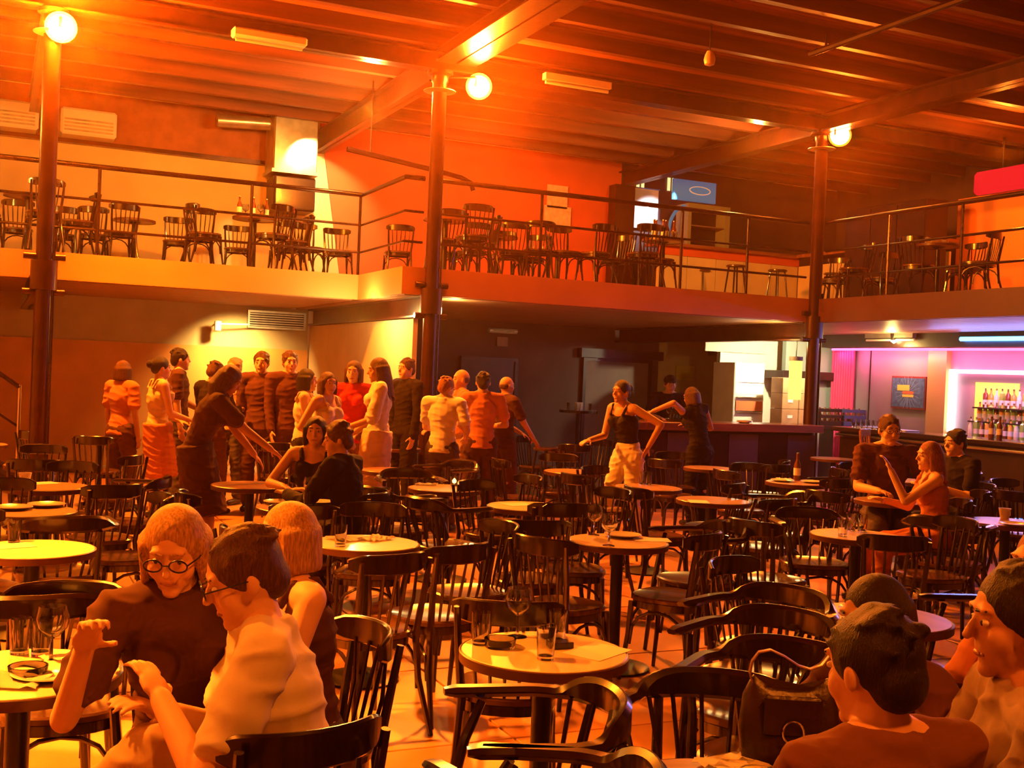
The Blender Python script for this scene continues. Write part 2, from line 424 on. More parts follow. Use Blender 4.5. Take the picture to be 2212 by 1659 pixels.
# ================================================================== FURNITURE PROTOTYPES
def seat_fn(w_f, w_r, d, e=2.6):
    def fn(a, s):
        c, n = math.cos(a), math.sin(a)
        x = math.copysign(abs(c)**(2/e), c); y = math.copysign(abs(n)**(2/e), n)
        w = (w_f if y > 0 else w_r)*.5; w = (w_r+(w_f-w_r)*(y+1)/2)/2
        return (x*w*s, y*d/2*s)
    return fn
def make_seat(w_f=.42, w_r=.36, d=.41):
    fn = seat_fn(w_f, w_r, d); n = 28
    prof = [(.94, .436), (1.0, .442), (1.0, .460), (.96, .467), (.86, .462), (.5, .455), (.12, .453)]
    return loft(B(), [[Vector((*fn(2*PI*k/n, s), z)) for k in range(n)] for s, z in prof])
def make_seat_frame(w_f=.40, w_r=.34, d=.39):
    fn = seat_fn(w_f, w_r, d); n = 28
    prof = [(.88, .40), (1.0, .40), (1.0, .436), (.88, .436)]
    return loft(B(), [[Vector((*fn(2*PI*k/n, s), z)) for k in range(n)] for s, z in prof], closed=True)
def arch(x0, y0, x1, y1, z0, z1, r=.009, n=9):
    P = []
    for k in range(n):
        a = PI*k/(n-1); u = .5-.5*math.cos(a)
        P.append((x0+(x1-x0)*u, y0+(y1-y0)*u, z0+(z1-z0)*math.sin(a)**.7))
    return tube(B(), P, r, 6)
def make_chair():
    t = empty('cafe_chair')
    K = []
    K.append(obj('seat', make_seat(), SEATW, t, smooth=True))
    K.append(obj('seat_frame', make_seat_frame(), LACQ, t, smooth=True))
    for s in (-1, 1):
        K.append(obj('leg', tube(B(), [(s*.165, .155, .43), (s*.172, .165, .25), (s*.195, .195, 0)], [.017, .015, .011], 8), LACQ, t, smooth=True))
        K.append(obj('leg', tube(B(), [(s*.2, -.26, 0), (s*.168, -.19, .25), (s*.155, -.175, .45), (s*.17, -.2, .62), (s*.18, -.23, .80)],
                                 [.012, .015, .017, .015, .012], 8), LACQ, t, smooth=True))
    arc = [(.2*math.sin(a)/math.sin(1.0), -.155-.095*(math.cos(a)-math.cos(1.0))/(1-math.cos(1.0)), .785) for a in [(-1+.2*k) for k in range(11)]]
    K.append(obj('back_rail', ribbon(B(), arc, .017, [.05, .08, .088, .09, .092, .092, .092, .09, .088, .08, .05]), LACQ, t, smooth=True))
    for k in range(5):
        u = (k-2)/2
        K.append(obj('spindle', tube(B(), [(u*.10, -.17, .46), (u*.115, -.205, .62), (u*.125, -.238+.03*u*u, .76)], [.0065, .008, .006], 6), LACQ, t, smooth=True))
    K.append(obj('brace', arch(-.17, .165, .17, .165, .20, .39), LACQ, t, smooth=True))
    for s in (-1, 1):
        K.append(obj('brace', arch(s*.18, .15, s*.17, -.18, .20, .39), LACQ, t, smooth=True))
    return kids(t, *K)
def make_armchair():
    t = empty('bentwood_armchair')
    K = []
    K.append(obj('seat', make_seat(.46, .42, .43), SEATW, t, smooth=True))
    K.append(obj('seat_frame', make_seat_frame(.44, .40, .41), LACQ, t, smooth=True))
    for s in (-1, 1):
        K.append(obj('leg', tube(B(), [(s*.215, .2, 0), (s*.195, .165, .43), (s*.215, .12, .6), (s*.245, .07, .70)], [.013, .018, .015, .013], 8), LACQ, t, smooth=True))
        K.append(obj('leg', tube(B(), [(s*.2, -.24, 0), (s*.165, -.175, .44), (s*.17, -.235, .71)], [.013, .018, .014], 8), LACQ, t, smooth=True))
    P, Wd, Ht = [], [], []
    N = 40
    for k in range(N+1):
        u = k/N*2-1; au = abs(u)
        if au > .62:
            q = (au-.62)/.38; x = math.copysign(.268-.01*q, u); y = -.06+.24*q
        else:
            a = u/.62*PI/2; x = .268*math.sin(a); y = -.06-.215*math.cos(a)
        back = max(0, 1-(au/.42)**4)
        P.append((x, y, .725+.028*back)); Wd.append(.058-.026*back+(-.02 if au > .97 else 0)); Ht.append(.030+.062*back+(-.012 if au > .97 else 0))
    K.append(obj('arm_rail', ribbon(B(), P, Wd, Ht, rnd=.42), LACQ, t, smooth=True))
    for k in range(6):
        a = (k-2.5)/2.5*.95
        K.append(obj('spindle', tube(B(), [(.165*math.sin(a), -.05-.135*math.cos(a), .46), (.24*math.sin(a), -.06-.205*math.cos(a), .72)], .0075, 6), LACQ, t, smooth=True))
    K.append(obj('brace', arch(-.195, .175, .195, .175, .18, .39), LACQ, t, smooth=True))
    for s in (-1, 1):
        K.append(obj('brace', arch(s*.2, .16, s*.175, -.18, .18, .39), LACQ, t, smooth=True))
    return kids(t, *K)
def make_table(h=.72, r=.285, top=TOPW, name='round_table'):
    t = empty(name)
    K = [obj('table_top', lathe(B(), [(0, h-.03), (r-.012, h-.03), (r-.006, h-.004), (r-.010, h), (0, h)], 48), top, t, smooth=True),
         obj('edge_band', lathe(B(), [(r-.008, h-.036), (r, h-.034), (r+.001, h-.004), (r-.004, h-.001), (r-.008, h-.003), (r-.008, h-.036)], 48), EDGE, t, smooth=True),
         obj('pedestal', lathe(B(), [(.0, .03), (.06, .03), (.034, .06), (.034, h-.06), (.09, h-.036), (0, h-.036)], 16), BLACKM, t, smooth=True),
         obj('table_base', lathe(B(), [(0, 0), (.2, 0), (.205, .012), (.16, .025), (.06, .04), (0, .04)], 32), BLACKM, t, smooth=True)]
    return kids(t, *K)
def make_stool():
    t = empty('bar_stool')
    K = [obj('seat', lathe(B(), [(0, .72), (.15, .72), (.165, .732), (.165, .752), (.15, .76), (0, .752)], 24), SEATW, t, smooth=True)]
    for k in range(4):
        a = PI/4+k*PI/2; c, s = math.cos(a), math.sin(a)
        K.append(obj('leg', tube(B(), [(c*.12, s*.12, .72), (c*.21, s*.21, 0)], [.016, .012], 8), LACQ, t, smooth=True))
    K.append(obj('foot_ring', tube(B(), [(.185*math.cos(2*PI*k/20), .185*math.sin(2*PI*k/20), .28) for k in range(20)], .009, 6, closed=True), LACQ, t, smooth=True))
    return kids(t, *K)
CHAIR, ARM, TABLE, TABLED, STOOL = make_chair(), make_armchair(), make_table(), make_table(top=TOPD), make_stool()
USED = set()
TAKEN = []          # (x, y, z, radius) of everything standing on a floor
def put(proto, loc, rz, label, cat, group):
    if proto.name not in USED:
        USED.add(proto.name); o = proto; o.location = loc; o.rotation_euler = (0, 0, rz)
    else:
        o = copy_tree(proto, loc, rz)
    tag(o, label, cat, group)
    return o
def free(x, y, z, r):
    return all(abs(z-q[2]) > .5 or (x-q[0])**2+(y-q[1])**2 > (r+q[3])**2 for q in TAKEN)
SIDES = {'near': -PI/2, 'far': PI/2, 'stair': PI, 'bar': 0}
SIDETXT = {'near': 'nearest side', 'far': 'far side', 'stair': 'stair side', 'bar': 'bar side'}
CHAIR_STYLE = {0: 'dark spindle-back cafe chair', 1: 'dark bentwood armchair with curved arm rail'}
def chair_at(x, y, face, style, label, z=0.0, group='dark cafe chairs around the tables', r=.2):
    TAKEN.append((x, y, z, r))
    return put(ARM if style else CHAIR, (x, y, z), face-PI/2, label, 'chair', group)
def chairs_for(cx, cy, desc, spec, z=0.0, dist=.52, group='dark cafe chairs around the tables', force=False):
    """spec: list of (side, style, extra angle deg, extra distance)"""
    for s in spec:
        side, style = s[0], s[1]
        a = SIDES[side]+math.radians(s[2] if len(s) > 2 else random.uniform(-16, 16)); d = dist+(s[3] if len(s) > 3 else random.uniform(-.02, .12))
        for tr in range(6):
            x, y = cx+math.cos(a)*d, cy+math.sin(a)*d
            if force or free(x, y, z, .21): break
            a += random.uniform(-.35, .35); d += random.uniform(-.02, .07)
        else: continue
        chair_at(x, y, a+PI+math.radians(random.uniform(-22, 22)), style, '%s, %s of %s' % (CHAIR_STYLE[style], SIDETXT[side], desc), z, group)
TABLES = {}
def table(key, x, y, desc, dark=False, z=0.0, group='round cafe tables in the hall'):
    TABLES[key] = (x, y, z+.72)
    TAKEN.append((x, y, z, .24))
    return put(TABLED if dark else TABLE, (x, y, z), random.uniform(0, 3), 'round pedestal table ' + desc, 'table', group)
# ================================================================== TABLES AND CHAIRS OF THE HALL
T = on_z
def tpx(px, py): p = on_z(px, py, .72); return p.x, p.y
table('T1', *tpx(1175, 1405), 'with goblets, tumblers and scattered papers')
table('T2', *tpx(70, 1185), 'with a bright bare top and one folded paper')
table('T3', *tpx(42, 1452), 'crowded with glasses and crumpled napkins')
table('T4', *tpx(790, 1172), 'with one big white napkin')
table('T5', *tpx(1335, 1168), 'with two stemmed goblets and a white plate')
table('T6', *tpx(1850, 1155), 'with three tumblers in front of the seated couple')
table('T7', *tpx(1140, 1093), 'with one small bright paper slip')
table('T8', *tpx(1900, 1332), 'partly hidden by the dark-haired heads', True)
table('T9', *tpx(650, 1095), 'with two plates, before the woman in a dark dress', True)
table('T10', *tpx(55, 1103), 'with a dinner plate and a saucer', True)
table('T11', *tpx(100, 1050), 'with a cup, near the column by the stairs', True)
table('T12', *tpx(960, 1054), 'with a candle glass, before the middle column', True)
table('T13', *tpx(1400, 1052), 'just before the white-trousered waitress', True)
table('T13b', *tpx(1540, 1080), 'with a long paper strip, bar side of the waitress', True)
table('T14', *tpx(1720, 1042), 'with a bottle and heaped white plate', True)
table('T15', 6.66, 5.9, 'with a cup and plate at the bar side edge', True)
table('T16', *tpx(540, 1047), 'under the outstretched arm of the server', True)
table('T18', 1.50, 2.06, 'beside the dark handbag', True)
table('T19', 5.05, 3.45, 'far to the bar side, behind the grey-shirted man', True)
table('T20', 6.95, 10.0, 'in line between waitress and corner column', True)
table('T21', 8.45, 8.7, 'before the corner column', True)
table('T22', 6.75, 7.15, 'where the couple and friends sit', True)
table('T23', 8.6, 7.0, 'close under the neon bar counter', True)
table('T24', .4, 10.1, 'between column by the stairs and server', True)
table('T25', 3.3, 9.7, 'before the woman in the white blouse', True)
table('T26', 5.1, 9.6, 'behind the waitress legs', True)
table('T27', 8.5, 5.3, 'under the balcony edge', True)
table('R1', 2.88, 12.3, 'at the back, behind the woman in a dark dress', True)
table('R2', 4.25, 12.35, 'touching the stair side of the middle column', True)
table('R3', 5.12, 12.4, 'touching the bar side of the middle column', True)
table('R4', 6.45, 12.5, 'under the gallery left of the counter end', True)
table('R5', 1.1, 13.0, 'stored by the dado wall at the stairs', True)
table('R6', 9.75, 11.35, 'against the corner column', True)
table('R7', -.1, 12.3, 'tucked under the stair rail', True)

# people reserve their places first
SEATED = {}
def reserve(px, Z, r=.28):
    p = at_depth(px, Z); TAKEN.append((p.x, p.y, 0, r)); return p
PPL = {}
for n, x, Z in (('P1', 265, 12), ('P2', 345, 11.5), ('P3', 386, 12.5), ('P4', 460, 12), ('P5', 507, 13), ('P6', 565, 12.5), ('P7', 625, 12.5),
                ('P8', 662, 11), ('P9', 708, 10.5), ('P10', 765, 11.5), ('P11', 822, 11), ('P12', 880, 12.8), ('P13', 962, 11.5), ('P14', 1000, 12.4),
                ('P15', 1045, 12), ('P16', 1094, 12.8), ('P17', 1340, 11.0), ('P18', 1447, 15.4), ('P19', 1518, 13.2), ('P20', 455, 8.8),
                ('P21', 688, 8.25), ('P22', 768, 7.45), ('P23', 1925, 9.6), ('P24', 2035, 8.6), ('P26', 2095, 10.1),
                ('P27', 425, 3.25), ('P28', 706, 2.8), ('P29', 690, 3.5), ('P30', 1985, 2.12), ('P31', 2285, 2.4), ('P32', 2010, 3.0), ('P33', 2290, 3.1)):
    PPL[n] = reserve(x, Z, .2 if n < 'P2' or int(n[1:]) < 21 else .34)

def ch(px, py, zz, face_deg, style, label):
    """chair whose back-rail or seat centre is seen at a pixel at height zz"""
    p = on_z(px, py, zz); return chair_at(p.x, p.y, math.radians(face_deg), style, label)
# chairs the photograph shows one by one in front
ch(1095, 1487, .45, 62, 0, 'spindle-back cafe chair half under the table of goblets, seat shining')
chair_at(1.32, 2.72, math.radians(165), 1, 'bentwood armchair in front of the goblet table, arm rail curling round')
chair_at(1.12, 2.22, math.radians(150), 1, 'bentwood armchair cut by the bottom edge, below the goblet table')
chair_at(.74, 2.25, math.radians(100), 1, 'bentwood armchair of which one rounded arm end shows at the bottom edge')
ch(1640, 1305, .75, 200, 1, 'bentwood armchair with bright arm rail, rear one of two before the half-hidden table')
ch(1640, 1362, .75, 205, 1, 'bentwood armchair with bright arm rail, front one of two before the half-hidden table')
chair_at(2.27, 2.88, math.radians(215), 1, 'bentwood armchair with golden seat behind the handbag')
chair_at(1.83, 2.55, math.radians(235), 1, 'bentwood armchair at the bag side of the corner table')
ch(790, 1350, .47, 105, 0, 'black chair seen from its side before the napkin table')
ch(1450, 1290, .45, 120, 0, 'spindle-back cafe chair beside the pedestal of the plate and goblet table')
ch(1140, 1250, .46, 75, 0, 'spindle-back cafe chair with glossy square seat, between goblet table and plate table')
ch(75, 1300, .72, 88, 1, 'bentwood armchair with bright curved rail below the bright bare table')
ch(130, 1120, .75, 95, 1, 'bentwood armchair with curved rail, near the dinner plate table')
ch(300, 1330, .46, 140, 0, 'cafe chair with gleaming seat edge beside the fair-haired woman')

D = {'T1': 'the goblet table', 'T2': 'the bright bare table', 'T3': 'the crowded glasses table', 'T4': 'the big napkin table', 'T5': 'the two-goblet and plate table',
     'T6': 'the three-tumbler table', 'T7': 'the paper slip table', 'T8': 'the table behind dark heads', 'T9': 'the two-plate table', 'T10': 'the dinner plate table',
     'T11': 'the cup table', 'T12': 'the candle glass table', 'T13': 'the table before the waitress', 'T13b': 'the paper strip table', 'T14': 'the bottle table',
     'T15': 'the edge table with cup', 'T16': 'the table under the server arm', 'T19': 'the table behind the grey-shirted man',
     'T20': 'the table between waitress and column', 'T21': 'the table before the corner column', 'T22': 'the couple table', 'T23': 'the table under the neon counter',
     'T24': 'the table beside the server', 'T25': 'the table before the white blouse', 'T26': 'the table behind the waitress legs', 'T27': 'the table under the balcony edge',
     'R1': 'the rear table of the dark dress woman', 'R4': 'the table by the counter end', 'R5': 'the stored table at the dado', 'R7': 'the table under the stair rail'}
def go(key, *spec, **k):
    x, y, z = TABLES[key]; chairs_for(x, y, D[key], spec, **k)
go('T2', ('bar', 0), ('far', 0), ('stair', 1))
go('T3', ('far', 0), ('stair', 0))
go('T4', ('near', 0, 8, .05), ('bar', 0, -10), ('far', 0, -20), ('stair', 0))
go('T5', ('stair', 0, 15), ('far', 0), ('near', 0, 25), ('bar', 1))
go('T6', ('near', 0, -25, .05), ('stair', 0), ('far', 1), ('bar', 0))
go('T7', ('near', 0), ('stair', 1), ('bar', 0), ('far', 0))
go('T8', ('far', 0), ('bar', 1), ('stair', 0))
go('T9', ('near', 0), ('bar', 1), ('stair', 0))
go('T10', ('bar', 0), ('far', 0), ('near', 0))
go('T11', ('bar', 1), ('far', 0), ('near', 0))
go('T12', ('near', 0), ('far', 1), ('stair', 1), ('bar', 0))
go('T13', ('near', 0), ('stair', 0), ('far', 0))
go('T13b', ('near', 0), ('bar', 1), ('far', 0), ('stair', 0))
go('T14', ('near', 0), ('stair', 0), ('bar', 1), ('far', 0))
go('T15', ('near', 0), ('far', 0), ('stair', 1), ('bar', 0))
go('T16', ('bar', 0), ('stair', 0), ('far', 0))
go('T19', ('far', 0), ('stair', 1), ('bar', 0), ('near', 0))
go('T20', ('near', 0), ('far', 0), ('stair', 0), ('bar', 0))
go('T21', ('near', 1), ('far', 0), ('stair', 0), ('bar', 0))
go('T22', ('near', 0), ('stair', 1), ('bar', 0))
go('T23', ('near', 0), ('far', 0), ('stair', 0), ('bar', 0))
go('T24', ('near', 0), ('far', 0), ('stair', 0), ('bar', 0))
go('T25', ('near', 0), ('far', 0), ('bar', 1), ('stair', 0))
go('T26', ('near', 0), ('far', 0), ('stair', 0), ('bar', 0))
go('T27', ('near', 0), ('far', 0), ('stair', 0), ('bar', 0))
go('R1', ('near', 0), ('stair', 0), ('far', 0))
go('R4', ('near', 0), ('bar', 0), ('far', 0))
go('R5', ('near', 0), ('bar', 0), ('stair', 0))
go('R7', ('near', 0), ('stair', 0))

# gallery tables and chairs (upper floor, 2.82 m)
GZ = 2.82
GD = {'M0': ('near the column by the stairs, at the rail', 0.35, 14.95), 'M1': ('against the pale gallery wall', 1.75, 16.6), 'M2': ('holding bottles, beside the hanging speaker', 3.1, 15.1),
      'M3': ('at the red wall corner behind the middle column', 5.15, 13.4), 'M4': ('in the middle of the red bay', 6.4, 14.6), 'M5': ('holding bottles near the white board', 8.3, 13.3),
      'M6': ('before the shrine of papers on the red wall', 8.0, 15.9), 'M7': ('on the balcony, holding white cups', 11.2, 11.2), 'M8': ('at the stair end of the gallery', -1.0, 15.6)}
GN = {'M0': 'the gallery table at the stair column', 'M1': 'the gallery table by the pale wall', 'M2': 'the gallery table with bottles by the speaker', 'M3': 'the gallery table at the red corner',
      'M4': 'the gallery table in the red bay', 'M5': 'the gallery table of bottles by the white board', 'M6': 'the gallery table before the papers', 'M7': 'the balcony table with cups', 'M8': 'the gallery table at the stair end'}
for k, (dsc, x, y) in GD.items():
    table(k, x, y, dsc, True, GZ, 'round tables on the gallery')
GCH = [(40, 432, 88, 'at the stair end, nearest the picture edge'), (135, 447, 95, 'behind the column by the stairs'), (205, 447, 80, 'next after the stair column'), (262, 440, 100, 'against the pale wall, third from the stairs'),
       (385, 462, 260, 'facing out before the pale wall'), (432, 450, 85, 'pushed behind its neighbour at the pale wall'), (515, 481, 262, 'left of the hanging speaker'), (618, 478, 95, 'under the hanging speaker'),
       (668, 476, 280, 'just bar side of the speaker'), (733, 487, 265, 'at the end of the pale wall'), (862, 486, 80, 'in the red corner at the middle column'), (965, 452, 100, 'tallest one, right behind the middle column'),
       (1022, 481, 95, 'in the red bay near the column'), (1092, 491, 262, 'in the red bay, before its table'), (1165, 478, 70, 'below the pale pictures, stair side'), (1222, 482, 275, 'below the pale pictures, bar side'),
       (1290, 484, 100, 'beside the square pillar'), (1392, 484, 90, 'under the white board'), (1425, 500, 270, 'at the bottle table, front'), (1330, 500, 190, 'between pillar and bottle table'),
       (1802, 550, 200, 'behind the corner column on the balcony'), (1850, 520, 160, 'balcony chair beside the row of cups'), (1985, 510, 20, 'balcony chair nearest the orange panel'), (1905, 545, 90, 'balcony chair behind the rail, below the cups')]
for px, py, fd, lb_ in GCH:
    p = on_z(px, py, GZ+.85)
    if p.y > 17.45 and p.x < 10: p = on_y(px, py, 17.3); 
    chair_at(p.x, p.y, math.radians(fd), 0, 'dark gallery chair '+lb_, GZ, 'chairs on the gallery')
for k in ('M0', 'M2', 'M3', 'M4', 'M7'):
    x, y = GD[k][1:]
    chairs_for(x, y, GN[k], [('near', 0, 15), ('bar', 0, 10), ('stair', 0, -10)][:2 if k in ('M3', 'M7') else 3], GZ, group='chairs on the gallery')

# ------------------------------------------------------------------ things on the tables
def make_goblet():
    t = empty('goblet')
    K = [obj('bowl', lathe(B(), [(0, .075), (.02, .08), (.043, .105), (.048, .135), (.04, .172), (.037, .172), (.044, .135), (.039, .108), (.015, .085), (0, .083)], 20), GLASS, t, smooth=True),
         obj('stem', lathe(B(), [(0, 0), (.034, 0), (.034, .003), (.006, .01), (.005, .07), (.012, .08), (0, .08)], 16), GLASS, t, smooth=True)]
    return kids(t, *K)
def make_tumbler(h=.11, r=.034):
    t = empty('tumbler')
    K = [obj('glass_wall', lathe(B(), [(0, 0), (r*.8, 0), (r, h), (r-.002, h), (r*.8-.003, .012), (0, .012)], 18), GLASS, t, smooth=True)]
    return kids(t, *K)
def make_plate(r=.11):
    t = empty('plate')
    return kids(t, obj('dish', lathe(B(), [(0, 0), (r*.55, 0), (r, .016), (r-.002, .019), (r*.6, .006), (0, .005)], 28), CHINA, t, smooth=True))
def make_bottle():
    t = empty('bottle')
    bm_ = lathe(B(), [(0, 0), (.031, 0), (.033, .006), (.033, .15), (.014, .2), (.013, .24), (.015, .245), (.015, .255), (0, .255)], 16)
    K = [obj('bottle_glass', bm_, mat('brown_bottle_glass', (.16, .05, .02), .08, coat=.5), t, smooth=True),
         obj('bottle_label', lathe(B(), [(.0336, .05), (.0336, .12)], 16), PAPER, t, smooth=True),
         obj('cap', lathe(B(), [(0, .255), (.015, .255), (.014, .266), (0, .266)], 12), CHROME, t, smooth=True)]
    return kids(t, *K)
def make_cup():
    t = empty('cup')
    K = [obj('cup_wall', lathe(B(), [(0, 0), (.03, 0), (.045, .075), (.042, .075), (.027, .006), (0, .006)], 18), CHINA, t, smooth=True),
         obj('handle', tube(B(), [(.04, 0, .06), (.062, 0, .055), (.064, 0, .03), (.036, 0, .02)], .004, 6), CHINA, t, smooth=True)]
    return kids(t, *K)
def make_napkin():
    b = B(); n = 9
    g = [[b.verts.new(((i/(n-1)-.5)*.17+random.uniform(-.004, .004), (j/(n-1)-.5)*.15+random.uniform(-.004, .004), .006+.022*abs(noise.noise(Vector((i*.5, j*.5, 3)))))) for j in range(n)] for i in range(n)]
    for i in range(n-1):
        for j in range(n-1): b.faces.new((g[i][j], g[i+1][j], g[i+1][j+1], g[i][j+1]))
    bmesh.ops.solidify(b, geom=list(b.faces), thickness=.002)
    return obj('napkin', b, PAPER, smooth=True)
def make_paper(): return obj('paper', bx(-.105, .105, -.075, .075, 0, .0015), PAPER)
def make_ashtray():
    t = empty('ashtray')
    return kids(t, obj('dish', lathe(B(), [(0, 0), (.05, 0), (.055, .03), (.048, .03), (.042, .008), (0, .008)], 20), GLASS, t, smooth=True))
PROTO = {'goblet': make_goblet(), 'tumbler': make_tumbler(), 'plate': make_plate(), 'bottle': make_bottle(), 'cup': make_cup(), 'napkin': make_napkin(), 'paper': make_paper(), 'ashtray': make_ashtray()}
CATS = {'goblet': 'glass', 'tumbler': 'glass', 'plate': 'plate', 'bottle': 'bottle', 'cup': 'cup', 'napkin': 'napkin', 'paper': 'paper', 'ashtray': 'ashtray'}
def item(kind, key, dx, dy, label, rz=None, group=None):
    x, y, z = TABLES[key]
    return put(PROTO[kind], (x+dx, y+dy, z+.0005), random.uniform(0, 6) if rz is None else rz, label, CATS[kind], group or kind+'s on the tables')
def itpx(kind, key, px, py, label, rz=None):
    x, y, z = TABLES[key]; p = on_z(px, py, z); dx, dy = p.x-x, p.y-y; d = math.hypot(dx, dy)
    if d > .22: dx, dy = dx*.22/d, dy*.22/d
    return item(kind, key, dx, dy, label, rz)
itpx('tumbler', 'T1', 1037, 1392, 'empty flared tumbler nearest the stair side of the goblet table')
itpx('goblet', 'T1', 1117, 1376, 'stemmed round goblet at the back of the goblet table')
itpx('ashtray', 'T1', 1080, 1398, 'clear glass ashtray between tumbler and goblet')
itpx('tumbler', 'T1', 1178, 1424, 'straight tumbler standing mid-table before the papers')
itpx('tumbler', 'T1', 1203, 1388, 'straight tumbler just behind the mid-table one, goblet table')
itpx('paper', 'T1', 1290, 1408, 'white paper sheet lying at the bar side of the goblet table', .5)
tag(obj('coaster', bx(-.04, .04, -.028, .028, 0, .022), BLACKP, loc=(TABLES['T1'][0]+.07, TABLES['T1'][1]+.02, .7205), bevel=.003), 'small black box beside the tumblers on the goblet table', 'box')
itpx('goblet', 'T5', 1265, 1152, 'rear one of two goblets on the plate table')
itpx('goblet', 'T5', 1302, 1186, 'front one of two goblets on the plate table')
itpx('plate', 'T5', 1345, 1160, 'white plate on the two-goblet table')
itpx('paper', 'T5', 1410, 1166, 'pale menu sheet over the edge of the two-goblet table', -.4)
itpx('napkin', 'T4', 810, 1165, 'big white napkin spread on the table at mid hall')
itpx('napkin', 'T4', 745, 1166, 'smaller crumpled napkin beside the big white one')
itpx('tumbler', 'T4', 735, 1180, 'tumbler beside the crumpled napkins at mid hall')
itpx('plate', 'T9', 605, 1088, 'white plate nearest the server, two-plate table')
itpx('tumbler', 'T9', 665, 1100, 'tumbler in the middle of the two-plate table')
itpx('goblet', 'T9', 680, 1082, 'goblet glinting before the woman in a dark dress')
itpx('plate', 'T9', 715, 1083, 'plate at the bar side of the two-plate table')
itpx('paper', 'T2', 20, 1180, 'folded paper on the bright bare table', .3)
itpx('tumbler', 'T2', 12, 1165, 'tumbler at the stair side of the bright bare table')
itpx('tumbler', 'T3', 42, 1410, 'tall tumbler at the back of the crowded glasses table')
itpx('tumbler', 'T3', 88, 1415, 'second tumbler from the back of the crowded glasses table')
itpx('ashtray', 'T3', 60, 1460, 'glass ashtray on the crowded glasses table')
itpx('napkin', 'T3', 160, 1428, 'crumpled napkin at the far rim of the crowded glasses table')
itpx('plate', 'T3', 110, 1462, 'white plate nearest the T-shirt man on the crowded glasses table')
itpx('napkin', 'T3', 30, 1475, 'napkin at the near rim of the crowded glasses table')
itpx('goblet', 'T3', 110, 1432, 'goblet between napkin and plate, crowded glasses table')
itpx('tumbler', 'T6', 1820, 1158, 'stair side one of three tumblers before the seated couple')
itpx('tumbler', 'T6', 1838, 1146, 'middle one of three tumblers before the seated couple')
itpx('tumbler', 'T6', 1862, 1148, 'bar side one of three tumblers before the seated couple')
itpx('paper', 'T7', 1120, 1090, 'small bright paper slip at mid hall', .2)
itpx('plate', 'T10', 28, 1100, 'dinner plate on the table behind the bright bare one')
itpx('plate', 'T10', 105, 1093, 'saucer next to the dinner plate')
itpx('cup', 'T11', 35, 1042, 'white cup near the column by the stairs')
itpx('paper', 'T11', 90, 1044, 'paper beside the white cup near the stairs', .4)
itpx('napkin', 'T12', 910, 1046, 'white napkin on the candle glass table')
itpx('paper', 'T13b', 1500, 1085, 'long paper strip on a table beyond the waitress', 1.1)
itpx('plate', 'T14', 1690, 1040, 'heaped white plate beside the bottle near the bars')
itpx('plate', 'T14', 1755, 1043, 'flat plate on the bar side of the bottle')
itpx('napkin', 'T14', 1685, 1036, 'crumpled napkin heaped on the white plate')
bo = itpx('bottle', 'T14', 1722, 1034, 'labelled brown bottle standing among plates before the corner column')
itpx('cup', 'T15', 2170, 1120, 'white cup at the bar side edge table')
itpx('plate', 'T15', 2200, 1138, 'white plate at the bar side edge table')
itpx('tumbler', 'T13', 1400, 1045, 'tumbler just beyond the waitress knees')
itpx('tumbler', 'T13', 1375, 1040, 'tumbler nearest the waitress knees')
itpx('plate', 'T8', 1870, 1325, 'plate with scraped rings behind the dark heads')
itpx('napkin', 'T18', 1600, 1655, 'white napkin at the bottom edge beside the handbag')
CANDLE = emis('candle_glow', (1, .45, .08), 9)
def candle(key, dx, dy, label):
    x, y, z = TABLES[key]; t = empty('candle_glass', (x+dx, y+dy, z+.0005))
    obj('glass_wall', lathe(B(), [(0, 0), (.03, 0), (.036, .075), (.034, .075), (.028, .01), (0, .01)], 16), GLASS, t, smooth=True)
    obj('flame', lathe(B(), [(0, .02), (.016, .03), (.017, .045), (0, .066)], 10), CANDLE, t, smooth=True)
    return tag(t, label, 'candle', 'candle glasses')
candle('T12', .13, .12, 'glowing candle glass before the middle column')
for k in range(6):
    item('bottle', 'M5', -.15+.06*k, .05*math.sin(k*2), 'brown bottle in the row on the gallery table near the white board', group='bottles on the gallery table near the white board')
for k in range(3):
    item('tumbler', 'M5', .05+.07*k-.05, -.12+.02*k, 'tumbler before the bottles near the white board', group='tumblers on the gallery table near the white board')
for k in range(5):
    item('bottle' if k % 2 == 0 else 'goblet', 'M2', -.2+.09*k, .05*math.sin(k*1.7), ('thin bottle' if k % 2 == 0 else 'goblet')+' on the gallery table beside the hanging speaker', group='drinks on the gallery table by the speaker')
for k in range(4):
    item('cup', 'M7', -.16+.1*k, .03, 'white cup in the row on the balcony table', group='cups on the balcony table')

# ================================================================== BARS
# stair side counter runs along the hall, neon side counter runs towards the photographer
def counter(label, top, panel_boxes, mats):
    t = empty('bar_counter', (0, 0, 0)); 
    o = obj('bar_top', top, BARTOP, t, bevel=.008)
    for nm, b_, m_ in panel_boxes: obj(nm, b_, m_, t)
    return tag(t, label, 'bar counter')
counter('wooden topped bar counter facing the hall, before the lit kitchen corner', bx(7.25, 10.15, 12.02, 12.62, 1.0, 1.1),
        [('front_panel', bx(7.3+i*.47, 7.3+i*.47+.46, 12.14, 12.18, .08, .96), DARKW if i % 2 else STEEL) for i in range(6)] +
        [('kick_board', bx(7.3, 10.1, 12.2, 12.5, 0, .08), BLACKP), ('shadow_gap', bx(7.3, 10.1, 12.2, 12.24, .9, 1.0), BLACKP), ('end_panel', bx(7.27, 7.3, 12.14, 12.6, 0, 1.0), BLACKP)], None)
NEARTOP = mat('black_granite_top', (.03, .02, .025), .12, coat=.6)
t = empty('bar_counter')
obj('bar_top', bx(10.26, 10.86, -1.5, 12.02, 1.04, 1.10), NEARTOP, t, bevel=.008)
